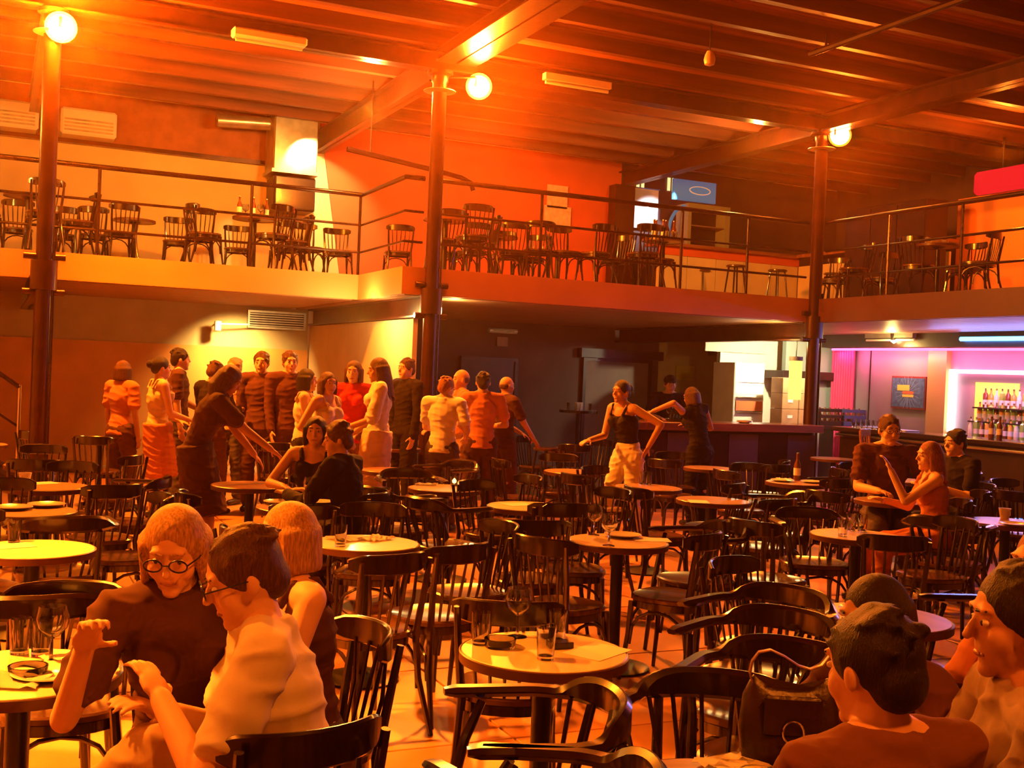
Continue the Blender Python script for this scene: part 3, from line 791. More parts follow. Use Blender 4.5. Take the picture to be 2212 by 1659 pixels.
for i in range(13):
    obj('front_panel', bx(10.36, 10.40, 11.95-(i+1)*1.0+.01, 11.95-i*1.0, .08, 1.04), BLACKP, t)
obj('kick_board', bx(10.42, 10.6, -1.5, 12.0, 0, .08), BLACKP, t)
obj('edge_rail', tube(B(), [(10.25, -1.5, 1.0), (10.25, 11.9, 1.0)], .02, 8), CHROME, t, smooth=True)
tag(t, 'long black bar counter below the pink neon, running to the picture edge', 'bar counter')

# kitchen corner behind the stair side counter
struct('wall_kitchen', bx(11.15, 14.6, 15.9, 16.0, 0, 2.5), WHITEW, label='white wall of the lit kitchen corner', cat='wall')
for i, (x0, x1, z0, z1) in enumerate(((12.0, 13.4, 1.72, 1.86),)):
    tag(obj('hood', bx(x0, x1, 15.3, 15.9, z0, z1), BLACKP, bevel=.01), 'black extractor box on the white kitchen wall', 'hood')
def pt(px, py, Y): return on_y(px, py, Y)
fr = empty('bottle_fridge', (11.25, 15.2, 0))
obj('fridge_body', bx(-.3, .3, 0, .6, 0, 1.95), WHITEW, fr, bevel=.01)
for i in range(4): obj('shelf', bx(-.25, .25, -.05, .0, .9+i*.24, .915+i*.24), CHROME, fr)
obj('light_panel', bx(-.26, .26, -.012, -.004, 1.45, 1.9), emis('fridge_light', (1, .85, .5), 5), fr)
obj('price_board', bx(-.26, .26, -.02, -.004, 1.17, 1.33), mat('red_print', (.75, .16, .05), .6), fr)
obj('leg', bx(-.28, -.22, .05, .1, 0, .02), BLACKP, fr)
tag(fr, 'tall lit white drinks fridge behind the counter', 'fridge')
for i in range(6):
    z = .99+.25*(i//2)
    x = 11.62+.34*(i % 2)
    o = empty('carton', (x, 14.75, z-.001)); obj('box', bx(-.16, .16, -.15, .15, 0, .245), mat('brown_cardboard', (.5, .26, .12), .8, var=.15), o, bevel=.004)
    obj('tape', bx(-.16, .16, -.025, .025, .2455, .247), mat('tape', (.6, .4, .25), .4), o)
    obj('print', bx(-.05, .05, -.153, -.1505, .1, .15), PAPER, o)
    tag(o, 'brown cardboard carton, %s, in the %s stack behind the counter' % (('bottom one', 'middle one', 'topmost one')[i//2], ('stair side', 'bar side')[i % 2]), 'carton', 'cartons stacked behind the counter')
bs = empty('back_shelf', (12.3, 14.75, 0))
obj('board', bx(-.9, 1.3, -.2, .2, .93, .985), BLACKP, bs)
for x in (-.85, .2, 1.25): obj('leg', bx(x-.02, x+.02, -.15, .15, 0, .93), BLACKP, bs)
tag(bs, 'black back shelf behind the counter carrying cartons and crates', 'shelf')
for i in range(2):
    o = empty('bottle_crate', (12.45+.5*i, 14.75, .987))
    b_ = B(); box(b_, -.22, .22, -.16, .16, 0, .02); 
    for z in (.02, .12, .22): 
        box(b_, -.22, .22, -.16, -.145, z, z+.05); box(b_, -.22, .22, .145, .16, z, z+.05); box(b_, -.22, -.205, -.145, .145, z, z+.05); box(b_, .205, .22, -.145, .145, z, z+.05)
    for sx in (-.215, .205):
        for sy in (-.155, .145): box(b_, sx, sx+.01, sy, sy+.01, .02, .27)
    obj('crate_frame', b_, mat('blue_plastic', (.05, .06, .2), .4) if i else BLACKP, o)
    for k in range(8):
        obj('bottle_neck', lathe(B(), [(0, .02), (.03, .02), (.03, .17), (.012, .24), (.012, .29), (0, .29)], 10, cx=-.16+.105*(k % 4), cy=-.07+.14*(k//4)), mat('brown_bottle_glass', (0, 0, 0)), o, smooth=True)
    tag(o, ('black', 'dark blue')[i]+' bottle crate full of bottles behind the counter', 'crate', 'bottle crates')
# tall yellow glowing tube lamp
yl = empty('tube_lamp', (10.18, 12.95, 0)); p = pt(1718, 814, 12.95); yl.location = (p.x, 12.95, 0)
obj('glow_tube', lathe(B(), [(0, 1.42), (.09, 1.42), (.09, 1.97), (0, 1.97)], 20), emis('yellow_tube', (1, .78, .13), 1.5), yl, smooth=True)
obj('cap', lathe(B(), [(0, 1.97), (.095, 1.97), (.095, 2.03), (0, 2.03)], 20), GREYW, yl, smooth=True)
obj('hanging_rod', lathe(B(), [(0, 2.03), (.008, 2.03), (.008, 2.5), (0, 2.5)], 8), BLACKM, yl, smooth=True)
tag(yl, 'tall glowing yellow tube lamp beside the corner column', 'lamp')
for nm, p0, sz, m_, lb in (('notice', (1545, 761), (.16, .07), STEEL, 'small dark notice high on the white kitchen wall'), ('notice', (1480, 806), (.2, .13), mat('yellow_print', (.9, .7, .1), .6), 'yellow notice on the wall above the barman'),
                           ('menu_board', (1590, 745), (.62, .13), mat('pale_board', (.75, .66, .52), .6), 'long pale menu board under the gallery edge')):
    Yw = 15.89 if p0[0] > 1500 else 15.89
    p = on_y(*p0, Yw-.02)
    if p.x < 11.15: p = on_y(*p0, 17.9)
    tag(obj(nm, bx(-sz[0], sz[0], -.008, .008, -sz[1], sz[1]), m_, loc=(p.x, p.y, p.z)), lb, 'sign')
# things on the stair side counter
def on_counter(px): p = on_z(px, 912, 1.1); return p.x
CT = 1.1005
tr = empty('serving_tray', (8.15, 12.3, CT))
obj('tray_dish', lathe(B(), [(0, 0), (.26, 0), (.28, .03), (.27, .03), (.255, .008), (0, .008)], 32), BLACKM, tr, smooth=True)
tag(tr, 'round black serving tray crowded with glasses on the counter', 'tray')
n = 0
for rr, cnt in ((.06, 3), (.15, 8), (.22, 12)):
    for k in range(cnt):
        a = 2*PI*k/cnt
        put(PROTO['goblet'] if (k+cnt) % 2 else PROTO['tumbler'], (8.15+rr*math.cos(a), 12.3+rr*math.sin(a), CT+.0085), a, 'empty glass on the crowded black serving tray', 'glass', 'glasses on the serving tray')
pl = on_counter(1590)
for k in range(3):
    put(PROTO['plate'], (9.05, 12.3, CT+.007*k), k, ('lowest', 'middle', 'top')[k]+' plate of the gleaming stack on the counter', 'plate', 'plates on the counter')
# high table with napkin holder beyond the waitress
ht = empty('high_table', (7.0, 12.9, 0))
obj('table_top', lathe(B(), [(0, 1.06), (.3, 1.06), (.3, 1.1), (0, 1.1)], 32), LACQ, ht, smooth=True)
obj('pedestal', lathe(B(), [(0, .02), (.2, .02), (.035, .06), (.035, 1.06), (0, 1.06)], 16), BLACKM, ht, smooth=True)
obj('table_base', lathe(B(), [(0, 0), (.22, 0), (.2, .03), (0, .03)], 24), BLACKM, ht, smooth=True)
p = on_z(1250, 886, 1.1); ht.location = (p.x, p.y, 0); HX, HY = p.x, p.y
tag(ht, 'tall black round bar table with a napkin holder', 'table')
o = empty('napkin_holder', (HX, HY, CT)); obj('holder_plate', bx(-.06, .06, -.035, .035, 0, .01), CHROME, o); obj('napkin_stack', bx(-.055, .055, -.028, .028, .01, .12), PAPER, o)
tag(o, 'white napkin holder on the tall bar table', 'napkin holder')
for k in range(6):
    a = k*PI/3; put(PROTO['tumbler'], (HX+.2*math.cos(a), HY+.2*math.sin(a), CT), a, 'tumbler round the napkin holder on the tall table', 'glass', 'tumblers on the tall table')
# stools before the bars
for i, (px, py) in enumerate(((1385, 972), (1180, 968), (1085, 968), (1000, 972), (620, 945), (1300, 985))):
    p = on_z(px, py, .75)
    if i == 5: continue
    put(STOOL, (p.x, p.y, 0), .3*i, 'dark round bar stool '+('before the counter beside the waitress hip', 'near the tall bar table, counter side', 'behind the group in orange shirts', 'just past the middle column', 'behind the woman in a dark dress')[i], 'stool', 'bar stools')
# high chair with a back beside the corner column
p = on_z(1805, 985, .68)
hc = empty('high_chair', (9.95, 10.75, 0), math.radians(-150))
WOODO = mat('orange_varnished_wood', (.42, .15, .05), .3, var=.3, scale=6, stretch=(1, 1, 5), coat=.3)
obj('seat', loft(B(), rpoly(seat_fn(.38, .36, .36), .66, .70)), WOODO, hc, smooth=True)
for sx in (-1, 1):
    obj('leg', tube(B(), [(sx*.15, .14, .66), (sx*.19, .19, 0)], [.018, .014], 8), WOODO, hc, smooth=True)
    obj('leg', tube(B(), [(sx*.19, -.2, 0), (sx*.15, -.15, .68), (sx*.17, -.2, 1.1)], [.014, .018, .015], 8), WOODO, hc, smooth=True)
obj('back_rail', ribbon(B(), [(-.19, -.19, 1.08), (0, -.22, 1.08), (.19, -.19, 1.08)], .02, .09), WOODO, hc, smooth=True)
for k in range(3): obj('slat', ribbon(B(), [(-.09+.09*k, -.155, .70), (-.1+.1*k, -.205, 1.05)], .012, .03, up=Vector((1, 0, 0))), WOODO, hc, smooth=True)
obj('foot_rail', tube(B(), [(-.175, .175, .25), (.175, .175, .25)], .012, 6), WOODO, hc, smooth=True)
tag(hc, 'orange wooden high chair with slatted back beside the corner column', 'chair')

# neon bar behind the long black counter
BX = 13.2
nb = struct('wall_bar', bx(BX, BX+.1, -4.9, 15.6, 0, 2.5), BARW, label='grey back wall of the neon bar', cat='wall')
struct('wall_bar_end', bx(12.2, 13.2, 15.5, 15.6, 0, 2.5), mat('teal_panel', (.28, .34, .30), .6), label='greenish end wall of the neon bar', cat='wall')
for i in range(7):
    obj('wall_board', bx(BX-.02, BX, 14.55-i*.0, 14.56, 0, 2.28), BLACKP, nb) if i == 0 else None
CURT = mat('magenta_curtain', (.75, .05, .16), .7, var=.15)
b_ = B()
for k in range(9): tube(b_, [(0, -.06*k, .05), (0, -.06*k, 2.24)], .032, 8)
tag(obj('curtain', b_, CURT, loc=(13.1, 15.35, 0), smooth=True), 'magenta curtain hanging at the end of the neon bar', 'curtain')
def yz(px, py, X=BX): p = on_x(px, py, X); return p.y, p.z
# picture
py0, pz0 = yz(1930, 812); py1, pz1 = yz(2000, 886)
pic = empty('picture', (BX-.03, (py0+py1)/2, (pz0+pz1)/2))
w, h = (py0-py1)/2, (pz0-pz1)/2
obj('picture_frame', bx(0, .028, -w, w, -h, h), mat('dark_red_frame', (.2, .03, .03), .4), pic)
obj('print', bx(-.006, 0, -w+.02, w-.02, -h+.03, h-.03), mat('blue_print', (.05, .14, .24), .5, var=.5, scale=14, stretch=(1, 1, 1)), pic)
obj('ray', bx(-.0065, -.006, -.01, .01, -h+.06, h-.06), mat('pale_blue_print', (.18, .32, .42), .5), pic)
for a in range(0, 180, 18):
    r_ = math.radians(a); b_ = bx(-.0072, -.006, -w*.72, w*.72, -.004, .004)
    bmesh.ops.transform(b_, matrix=Matrix.Rotation(r_, 4, 'X'), verts=b_.verts); obj('ray', b_, MATS['pale_blue_print'], pic)
obj('lettering', bx(-.010, -.0075, -w*.1, w*.62, .03, .12), mat('yellow_print', (0, 0, 0)), pic)
obj('lettering', bx(-.010, -.0075, -w*.35, w*.3, -.02, .02), MATS['red_print'], pic)
obj('lettering', bx(-.010, -.0075, -w*.35, w*.3, -.07, -.03), MATS['yellow_print'], pic)
tag(pic, 'blue picture with bursting rays and a yellow badge on the grey wall', 'picture')
# lit niche frame, bottles
y0, zt = yz(2060, 798); y1, zb = 9.0, 1.02
PINK = emis('pink_neon', (1.0, .22, .42), 7); WHN = emis('white_neon', (1.0, .62, .66), 6)
nf = empty('neon_frame', (BX-.06, y0, 0))
obj('vertical_tube', bx(-.03, .03, -.10, 0, zb, zt), WHN, nf)
obj('top_tube', bx(-.03, .03, -4.2, -.10, zt-.06, zt), PINK, nf)
tag(nf, 'pink and white neon frame round the bottle niche', 'neon light')
pc = struct('column', bx(BX-.10, BX, y0+.05, y0+.42, 0, 2.28), mat('ochre_paint', (.55, .42, .12), .6), label='yellow-green square pillar before the bottle niche', cat='pillar')
for i in range(4):
    ya = y0-.45-i*1.02
    pn = struct('niche_panel', bx(BX-.02, BX, ya-.78, ya, .95, 1.78), mat('lime_backlit_panel', (.5, .75, .12), .6, emit=(.75, .8, .08), estr=.55), label='lime lit panel behind the bottles, '+('first','second','third','fourth')[i]+' from the pillar', cat='panel')
sh = empty('bottle_rack', (BX-.3, y0-.95, 0))
for i, z in enumerate((1.0, 1.22, 1.42)):
    obj('shelf', bx(-.12+.04*i, .26, -3.2, .32-.04*i, z-.02, z), BLACKP, sh)
obj('counter_back', bx(-.2, .28, -3.2, .75, .05, .98), BLACKP, sh)
tag(sh, 'stepped black back bar carrying rows of bottles', 'shelf')
GLB = [mat('clear_spirit', (.8, .75, .6), .1, coat=.5), mat('amber_spirit', (.75, .35, .05), .1, coat=.5), MATS['brown_bottle_glass'], mat('green_spirit', (.35, .6, .12), .1, coat=.5)]
lb_proto = []
for i, m_ in enumerate(GLB):
    o = empty('liquor_bottle'); K = [obj('bottle_glass', lathe(B(), [(0, 0), (.036, 0), (.038, .01), (.038, .15+.02*i), (.014, .2+.01*i), (.013, .25), (0, .25)], 14), m_, o, smooth=True),
         obj('cap', lathe(B(), [(0, .25), (.015, .25), (.015, .275), (0, .275)], 10), CHROME, o, smooth=True), obj('bottle_label', lathe(B(), [(.0386, .04), (.0386, .11)], 14), PAPER, o, smooth=True)]
    lb_proto.append(kids(o, *K))
k = 0
for row, (z, nn) in enumerate(((1.0, 16), (1.22, 12), (1.42, 12))):
    for j in range(nn):
        y = y0-.72-.1*j-(.0 if row else -.0); x = BX-.36+.06*row if row == 0 else BX-.3+.1*row
        put(lb_proto[(j*3+row) % 4], (x, y, z+.0005), 0, '%s liquor bottle on the %s shelf of the back bar' % (('pale', 'amber', 'brown', 'green')[(j*3+row) % 4], ('lowest', 'middle', 'top')[row]), 'bottle', 'liquor bottles, %s shelf' % ('lowest', 'middle', 'top')[row])
for j in range(7):
    y, z = yz(1840+9*j, 915, 10.5) if False else (11.75-.0, 0)
    put(PROTO['tumbler'], (10.5+.0, 11.85-.10*j, 1.1005), 0, 'upturned glass in the row at the corner of the black counter', 'glass', 'glasses at the corner of the black counter')
cl = obj('bar_towel', bx(-.12, .12, -.55, .35, 0, .012), PAPER, loc=(10.66, 11.5, 1.1005), bevel=.004); tag(cl, 'white bar towel on the corner of the black counter', 'towel')
for j in range(2):
    p = on_z(2010, 930, 1.1)
    put(PROTO['bottle'], (10.7, 9.62+.12*j, 1.1005), 0, 'bottle standing on the black counter below the blue picture', 'bottle', 'bottles on the black counter')
# tubes and spot under the balcony
y0b = yz(2075, 737, 12.9)[0]
ft = empty('blue_tube_light', (12.9, y0b, 2.42))
BLUE = emis('blue_tube', (.03, .30, 1.0), 22)
obj('tube', tube(B(), [(0, 0, -.02), (0, -3.6, -.02)], .03, 10), BLUE, ft, smooth=True)
obj('batten', bx(-.04, .04, -3.6, 0, .01, .08), BLACKM, ft)
tag(ft, 'blue fluorescent tube under the balcony', 'tube light')
light('AREA', (12.6, y0b-1.6, 2.36), 45, (.08, .3, 1.0), 3.2, (12.6, y0b-1.6, 0), name='tube_light_glow', sy=.1)
light('AREA', (12.3, y0b-1.6, 2.25), 16, (.1, .3, 1.0), 3.2, (12.0, y0b-1.6, 2.6), name='tube_light_glow', sy=.1)
ft = empty('tube_fitting', (12.9, 14.05, 2.42))
obj('tube', tube(B(), [(0, .3, -.02), (0, -.75, -.02)], .02, 10), CHINA, ft, smooth=True)
obj('batten', bx(-.04, .04, -.75, .3, .01, .08), METAL, ft)
tag(ft, 'unlit white tube fitting under the balcony beside the small spot', 'tube light')
sp = on_x(1941, 735, 12.9)
so = empty('spotlight', (12.9, sp.y+.1, sp.z)); obj('can', lathe(B(), [(0, 0), (.05, 0), (.06, .12), (0, .14)], 16), BLACKM, so, smooth=True)
obj('lamp_face', lathe(B(), [(0, -.05), (.045, -.02), (.055, 0), (0, 0)], 16), emis('spot_face', (1, .75, .3), 40), so, smooth=True)
tag(so, 'small bright warm spotlight above the neon bar', 'spotlight')
light('POINT', (12.75, sp.y, sp.z-.1), 30, WARM, .05, name='spotlight_glow')
# neon wash on the bar wall: a long pink tube lies hidden on the soffit edge
pt_ = empty('pink_tube_light', (12.93, 15.2, 2.25)); obj('tube', tube(B(), [(0, 0, 0), (0, -9, 0)], .018, 8), emis('deep_pink', (1, .07, .25), 6), pt_, smooth=True)
tag(pt_, 'pink neon tube along the soffit edge above the bar wall', 'neon light')
light('AREA', (12.95, 11.2, 2.22), 95, (1, .1, .3), 8.0, (13.3, 11.2, 1.6), name='neon_glow', sy=.06)
light('AREA', (12.9, y0-2.2, 1.9), 30, (1, .3, .4), 4.0, (12.7, y0-2.2, 1.0), name='neon_glow', sy=.08)

# ================================================================== GALLERY FITTINGS
# upstairs bar with white front
ub = empty('gallery_bar', (0, 0, 0))
obj('bar_top', bx(10.3, 13.4, 16.6, 17.1, 3.92, 3.98), BARTOP, ub, bevel=.006)
for i in range(5): obj('front_panel', bx(10.35+i*.6, 10.35+i*.6+.59, 16.72, 16.76, 2.84, 3.78), CREAM, ub)
obj('top_band', bx(10.35, 13.35, 16.70, 16.76, 3.78, 3.92), REDW, ub)
for i in range(6): obj('side_panel', bx(13.34, 13.38, 16.7-(i+1)*.6+.01, 16.7-i*.6, 2.84, 3.78), CREAM, ub)
obj('bar_top', bx(13.2, 13.6, 13.1, 16.6, 3.92, 3.98), BARTOP, ub, bevel=.006)
tag(ub, 'pale panelled bar of the upper floor with red-brown top', 'bar counter')
for i, (px, py) in enumerate(((1590, 573), (1680, 583), (1515, 583), (1800, 590))):
    p = on_z(px, py, GZ+.76)
    put(STOOL, (p.x, p.y, GZ), .2*i, 'bar stool on the gallery, %s of the four before the pale panelled bar' % ('second', 'third', 'first', 'last')[i], 'stool', 'bar stools on the gallery')
wbp = pt(1350, 420, 17.85); wq = pt(1420, 480, 17.85)
wbd = empty('white_board', ((wbp.x+wq.x)/2, 17.88, (wbp.z+wq.z)/2))
obj('board', bx(-.36, .36, -.02, .02, -.36, .36), CHINA, wbd); obj('board_frame', bx(-.38, .38, -.025, -.02, .36, .38), CHROME, wbd)
tag(wbd, 'white lit board on the dark gallery wall beside the pillar', 'board')
light('SPOT', (10.9, 17.0, 5.0), 120, (.85, .9, 1.0), .03, (10.85, 17.9, 4.5), 55, .7, name='board_spot')
for i, (px, py) in enumerate(((1385, 407), (1452, 398))):
    p = pt(px, py, 17.86)
    o = empty('small_window', (p.x, 17.9, p.z)); 
    for s in (-1, 1): obj('pane', bx(s*.05-.03, s*.05+.03, -.012, .0, -.12, .12), emis('window_glow', (1, .8, .3), 1.0 if i == 0 else .18), o)
    tag(o, ('bright', 'dim')[i]+' twin slit window light high on the dark gallery wall', 'light')
fz = on_y(1530, 412, 17.0)
fg = empty('advert_panel', (fz.x, 17.3, fz.z))
obj('panel', bx(-.55, .35, -.03, .03, -.17, .2), mat('sky_blue_print', (.03, .25, .55), .4, emit=(.02, .18, .4), estr=.35), fg)
b_ = B(); tube(b_, [(.0+.22*math.cos(2*PI*k/24), -.04, .03+.07*math.sin(2*PI*k/24)) for k in range(24)], .01, 6, closed=True)
obj('logo_ring', b_, mat('pale_print', (.75, .7, .5), .5, emit=(.5, .45, .3), estr=.3), fg)
b_ = B(); tube(b_, [(-.62+.42*(1-math.cos(a)), -.03, -.75+.5*math.sin(a)) for a in [PI/2*k/8 for k in range(9)]], .03, 6)
obj('arch_trim', b_, MATS['sky_blue_print'], fg, smooth=True)
tag(fg, 'blue advertising panel with an oval logo on the dark gallery', 'sign')
uf = empty('glass_cabinet', (fz.x+.15, 17.35, GZ+0.02))
obj('cabinet_frame', bx(.35, .45, -.2, .2, 0, 1.85), mat('grey_green_frame', (.3, .3, .2), .5), uf); obj('cabinet_side', bx(-.45, -.38, -.2, .2, 0, 1.85), MATS['grey_green_frame'], uf)
obj('cabinet_top', bx(-.45, .45, -.2, .2, 1.85, 1.95), MATS['grey_green_frame'], uf); obj('cabinet_back', bx(-.38, .35, .1, .2, 0, 1.85), BLACKP, uf)
for i in range(4): obj('shelf', bx(-.38, .35, -.18, .1, .35+i*.4, .37+i*.4), GREYW, uf)
tag(uf, 'grey-green glass cabinet on the dark gallery', 'cabinet')
# orange wall screen and red lamp box over the balcony
p0 = on_x(2070, 432, 13.6); p1 = on_x(2070, 615, 13.6)
sc_ = struct('wall_screen', bx(13.6, 13.7, 4.0, p0.y, 2.82, 4.62), mat('orange_screen', (.9, .30, .06), .6), label='plain orange wall panel behind the balcony rail', cat='wall panel')
light('POINT', (12.6, 11.5, 5.0), 90, (1, .25, .02), .08, name='balcony_lamp')
p0 = on_x(2108, 380, 13.3)
rl = empty('red_lamp', (13.3, p0.y-.5, 4.74))
obj('shade', bx(-.08, .08, -1.2, .5, -.17, .17), emis('red_shade', (1.0, .012, .02), .75), rl, bevel=.05); obj('hanger', bx(-.01, .01, -.01, .01, .17, .62), BLACKM, rl)
tag(rl, 'glowing red lamp box above the orange wall panel', 'lamp')
dk = empty('dark_cabinet', (12.9, 13.8, GZ)); obj('cabinet_body', bx(-.22, .22, -.85, .9, 0, 1.7), BLACKP, dk, bevel=.01)
for i in range(3): obj('door', bx(-.245, -.225, -.84+i*.58, -.28+i*.58, .05, 1.65), BLACKP, dk)
tag(dk, 'dark cabinet on the balcony beside the orange panel', 'cabinet')
# duct, ledge equipment, speaker, air units, papers
p = pt(622, 330, 17.75)
du = empty('duct', (p.x, 17.52, 4.55)); obj('duct_box', bx(-.34, .34, -.3, .3, 0, .95), METAL, du, bevel=.02)
obj('flange', bx(-.36, .36, -.32, .32, -.02, .03), METAL, du); obj('pipe', tube(B(), [(-.34, 0, .75), (-1.15, 0, .7)], .1, 14), METAL, du, smooth=True)
tag(du, 'galvanised duct box on the gallery wall, brightly lit', 'duct')
sk = empty('speaker', (p.x+.02, 17.55, 3.98)); obj('cabinet', bx(-.32, .32, -.28, .28, 0, .52), BLACKP, sk, bevel=.02); obj('grille', bx(-.29, .29, -.292, -.282, .03, .49), LACQ, sk)
tag(sk, 'black loudspeaker hanging under the galvanised duct', 'speaker')
for i, (px, lb) in enumerate(((190, 'pale air conditioner high on the gallery wall beside the column'), (20, 'ribbed air conditioner high on the gallery wall at the picture edge'))):
    p = pt(px, 262, 17.7); a = empty('air_conditioner', (p.x, 17.65, 5.0-.22+.0)); obj('case', bx(-.38, .38, -.2, .2, 0, .38), CHINA, a, bevel=.03)
    for k in range(4): obj('louvre', bx(-.33, .33, -.212, -.2, .05+.05*k, .075+.05*k), METAL, a)
    tag(a, lb, 'air conditioner')
em = empty('ceiling_fitting', (2.85, 13.0, 5.16)); obj('tray', bx(-.4, .4, -.08, .08, 0, .1), CHINA, em, bevel=.02); obj('tube', tube(B(), [(-.36, 0, -.02), (.36, 0, -.02)], .018, 8), CHINA, em, smooth=True)
em.location = on_y(582, 92, 12.3); tag(em, 'pinkish emergency light fitting under the ceiling girder', 'light fitting')
em = empty('ceiling_tube', (0, 0, 0)); obj('batten', bx(-.45, .45, -.05, .05, 0, .08), CHINA, em); obj('tube', tube(B(), [(-.43, 0, -.03), (.43, 0, -.03)], .02, 8), CHINA, em, smooth=True)
em.location = on_y(1247, 183, 12.3); tag(em, 'unlit tube fitting on the ceiling beyond the middle floodlight', 'light fitting')
bu = empty('hanging_bulb', on_z(1533, 125, 5.0)); obj('bulb', lathe(B(), [(0, -.09), (.05, -.07), (.062, -.02), (.05, .03), (.03, .07), (0, .07)], 18), mat('frosted_glass', (.85, .6, .5), .3), bu, smooth=True)
obj('cord', tube(B(), [(0, 0, .07), (0, 0, .56)], .006, 6), BLACKM, bu, smooth=True); tag(bu, 'frosted glass bulb hanging from the boarded ceiling', 'bulb')
# framed papers on the red wall
for i, (px, py, w, h) in enumerate(((1205, 425, .2, .2), (1205, 470, .26, .2))):
    p = pt(px, py, 17.88)
    tag(obj('paper_picture', bx(-w, w, -.012, .012, -h, h), mat('pale_picture', (.9, .62, .42), .6, var=.2, scale=12), loc=(p.x, 17.9, p.z)), ('upper', 'lower')[i]+' pale picture on the red gallery wall', 'picture')
b_ = B(); tube(b_, [on_y(750, 322, 14.6), on_y(850, 346, 14.6), on_y(940, 368, 14.6), on_y(995, 383, 14.6), on_y(1017, 395, 14.6), on_y(1022, 412, 14.6)], .035, 8)
tube(b_, [on_y(800, 334, 14.6), on_y(800, 334, 14.6)+Vector((0, 0, .98))], .01, 6)
tag(obj('hanging_pipe', b_, STEEL, smooth=True), 'dark sloping pipe with hooked end before the red gallery wall', 'pipe')
# vent grille and small lights under the gallery
p = pt(540, 671, 17.86); q = pt(655, 708, 17.86)
vg = empty('vent_grille', ((p.x+q.x)/2, 17.86, 2.3)); W2 = .43
obj('backing', bx(-W2, W2, .0, .03, -.11, .11), BLACKP, vg)
b_ = B(); box(b_, -W2-.03, W2+.03, -.03, .03, .11, .14); box(b_, -W2-.03, W2+.03, -.03, .03, -.14, -.11); box(b_, -W2-.03, -W2, -.03, .03, -.11, .11); box(b_, W2, W2+.03, -.03, .03, -.11, .11)
obj('grille_frame', b_, METAL, vg)
for k in range(6): obj('louvre', bx(-W2, W2, -.02, .0, -.10+.036*k, -.085+.036*k), METAL, vg)
tag(vg, 'metal air grille with slats on the olive wall under the gallery', 'vent')
p = pt(1085, 715, 17.86); wl = empty('wall_lamp', (p.x, 17.85, p.z)); obj('bowl', ribbon(B(), [(-.28, 0, 0), (-.26, 0, 0), (.26, 0, 0), (.28, 0, 0)], [.06, .12, .12, .06], [.04, .08, .08, .04]), CHINA, wl, smooth=True); obj('slot', bx(-.2, .2, -.066, -.055, -.005, .005), BLACKP, wl)
tag(wl, 'oblong white wall lamp on the plum wall', 'wall lamp')
p = pt(1086, 738, 17.87); tag(obj('exit_sign', bx(-.1, .1, -.01, .01, -.08, .08), mat('beige_sign', (.4, .28, .2), .7), loc=(p.x, 17.89, p.z)), 'small square notice below the oblong wall lamp', 'sign')
p = pt(465, 714, 17.8); o = empty('spot_fitting', (p.x, 17.6, p.z)); obj('bracket', tube(B(), [(0, 0, .1), (0, .3, .1)], .012, 6), CHINA, o, smooth=True); obj('can', lathe(B(), [(0, 0), (.05, 0), (.055, .14), (0, .15)], 14), CHINA, o, smooth=True); obj('arm', tube(B(), [(0, 0, .1), (.5, .1, .12)], .012, 6), CHINA, o, smooth=True)
tag(o, 'small white spot fitting on the olive wall', 'spotlight')

# ================================================================== STAIRS at the stair side edge
st = empty('staircase', (.30, 15.2, 0))
for k in range(14):
    obj('step', bx(-.28*(k+1), -.28*k, -.5, .5, .2*k+.15, .2*k+.2), EDGE, st)
for yy in (-.52, .52):
    b_ = B(); tube(b_, [(0, yy, .1), (-3.9, yy, 2.85)], .05, 6); obj('stringer', b_, STEEL, st)
obj('handrail', tube(B(), [(.02, -.55, 1.22), (-3.9, -.55, 4.0)], .025, 8), RAILM, st, smooth=True)
obj('rail', tube(B(), [(.02, -.55, .75), (-3.9, -.55, 3.5)], .014, 8), RAILM, st, smooth=True)
for k in range(4): obj('post', tube(B(), [(.02-k*1.25, -.55, .05+k*.89), (.02-k*1.25, -.55, 1.25+k*.89)], .022, 8), CHROME if k == 0 else RAILM, st, smooth=True)
tag(st, 'steel staircase with pipe handrail rising at the picture edge', 'stairs')
# ================================================================== PEOPLE
import numpy as np
def skin(n, c): return mat(n, c, .5, var=.08, scale=8, spec=.35)
SK = skin('skin_light', (.80, .50, .36)); SKD = skin('skin_tanned', (.60, .33, .21))
def cloth(n, c, r=.85): return mat(n, c, r, var=.14, scale=5, bump=.25, bscale=9, spec=.2)
C_WHITE = cloth('white_cotton', (.86, .80, .72)); C_CREAM = cloth('cream_cotton', (.78, .62, .44)); C_BLACK = cloth('black_cotton', (.022, .014, .014)); C_DARK = cloth('dark_brown_cotton', (.09, .035, .025))
C_RED = cloth('red_cotton', (.62, .03, .03)); C_ORANGE = cloth('rust_cotton', (.55, .20, .09)); C_GREY = cloth('grey_shirt', (.42, .32, .32)); C_JEANS = cloth('dark_denim', (.09, .07, .10)); C_KHAKI = cloth('pale_trousers', (.62, .44, .30))
C_PLUM = cloth('plum_cotton', (.12, .045, .045)); C_BROWN = cloth('brown_shirt', (.20, .08, .04))
def hairm(n, c): return mat(n, c, .45, var=.5, scale=30, stretch=(6, 6, 1), bump=.5, bscale=60, spec=.4)
H_BLACK = hairm('black_hair', (.018, .009, .007)); H_BROWN = hairm('brown_hair', (.10, .04, .02)); H_FAIR = hairm('fair_hair', (.50, .28, .12)); H_RED = hairm('chestnut_hair', (.32, .11, .04))
EYE_W = mat('eye_white', (.8, .75, .7), .2); EYE_D = mat('dark_iris', (.03, .015, .01), .1); LIP = mat('lip', (.45, .19, .13), .4); SHOE = mat('dark_shoe', (.03, .02, .02), .4)

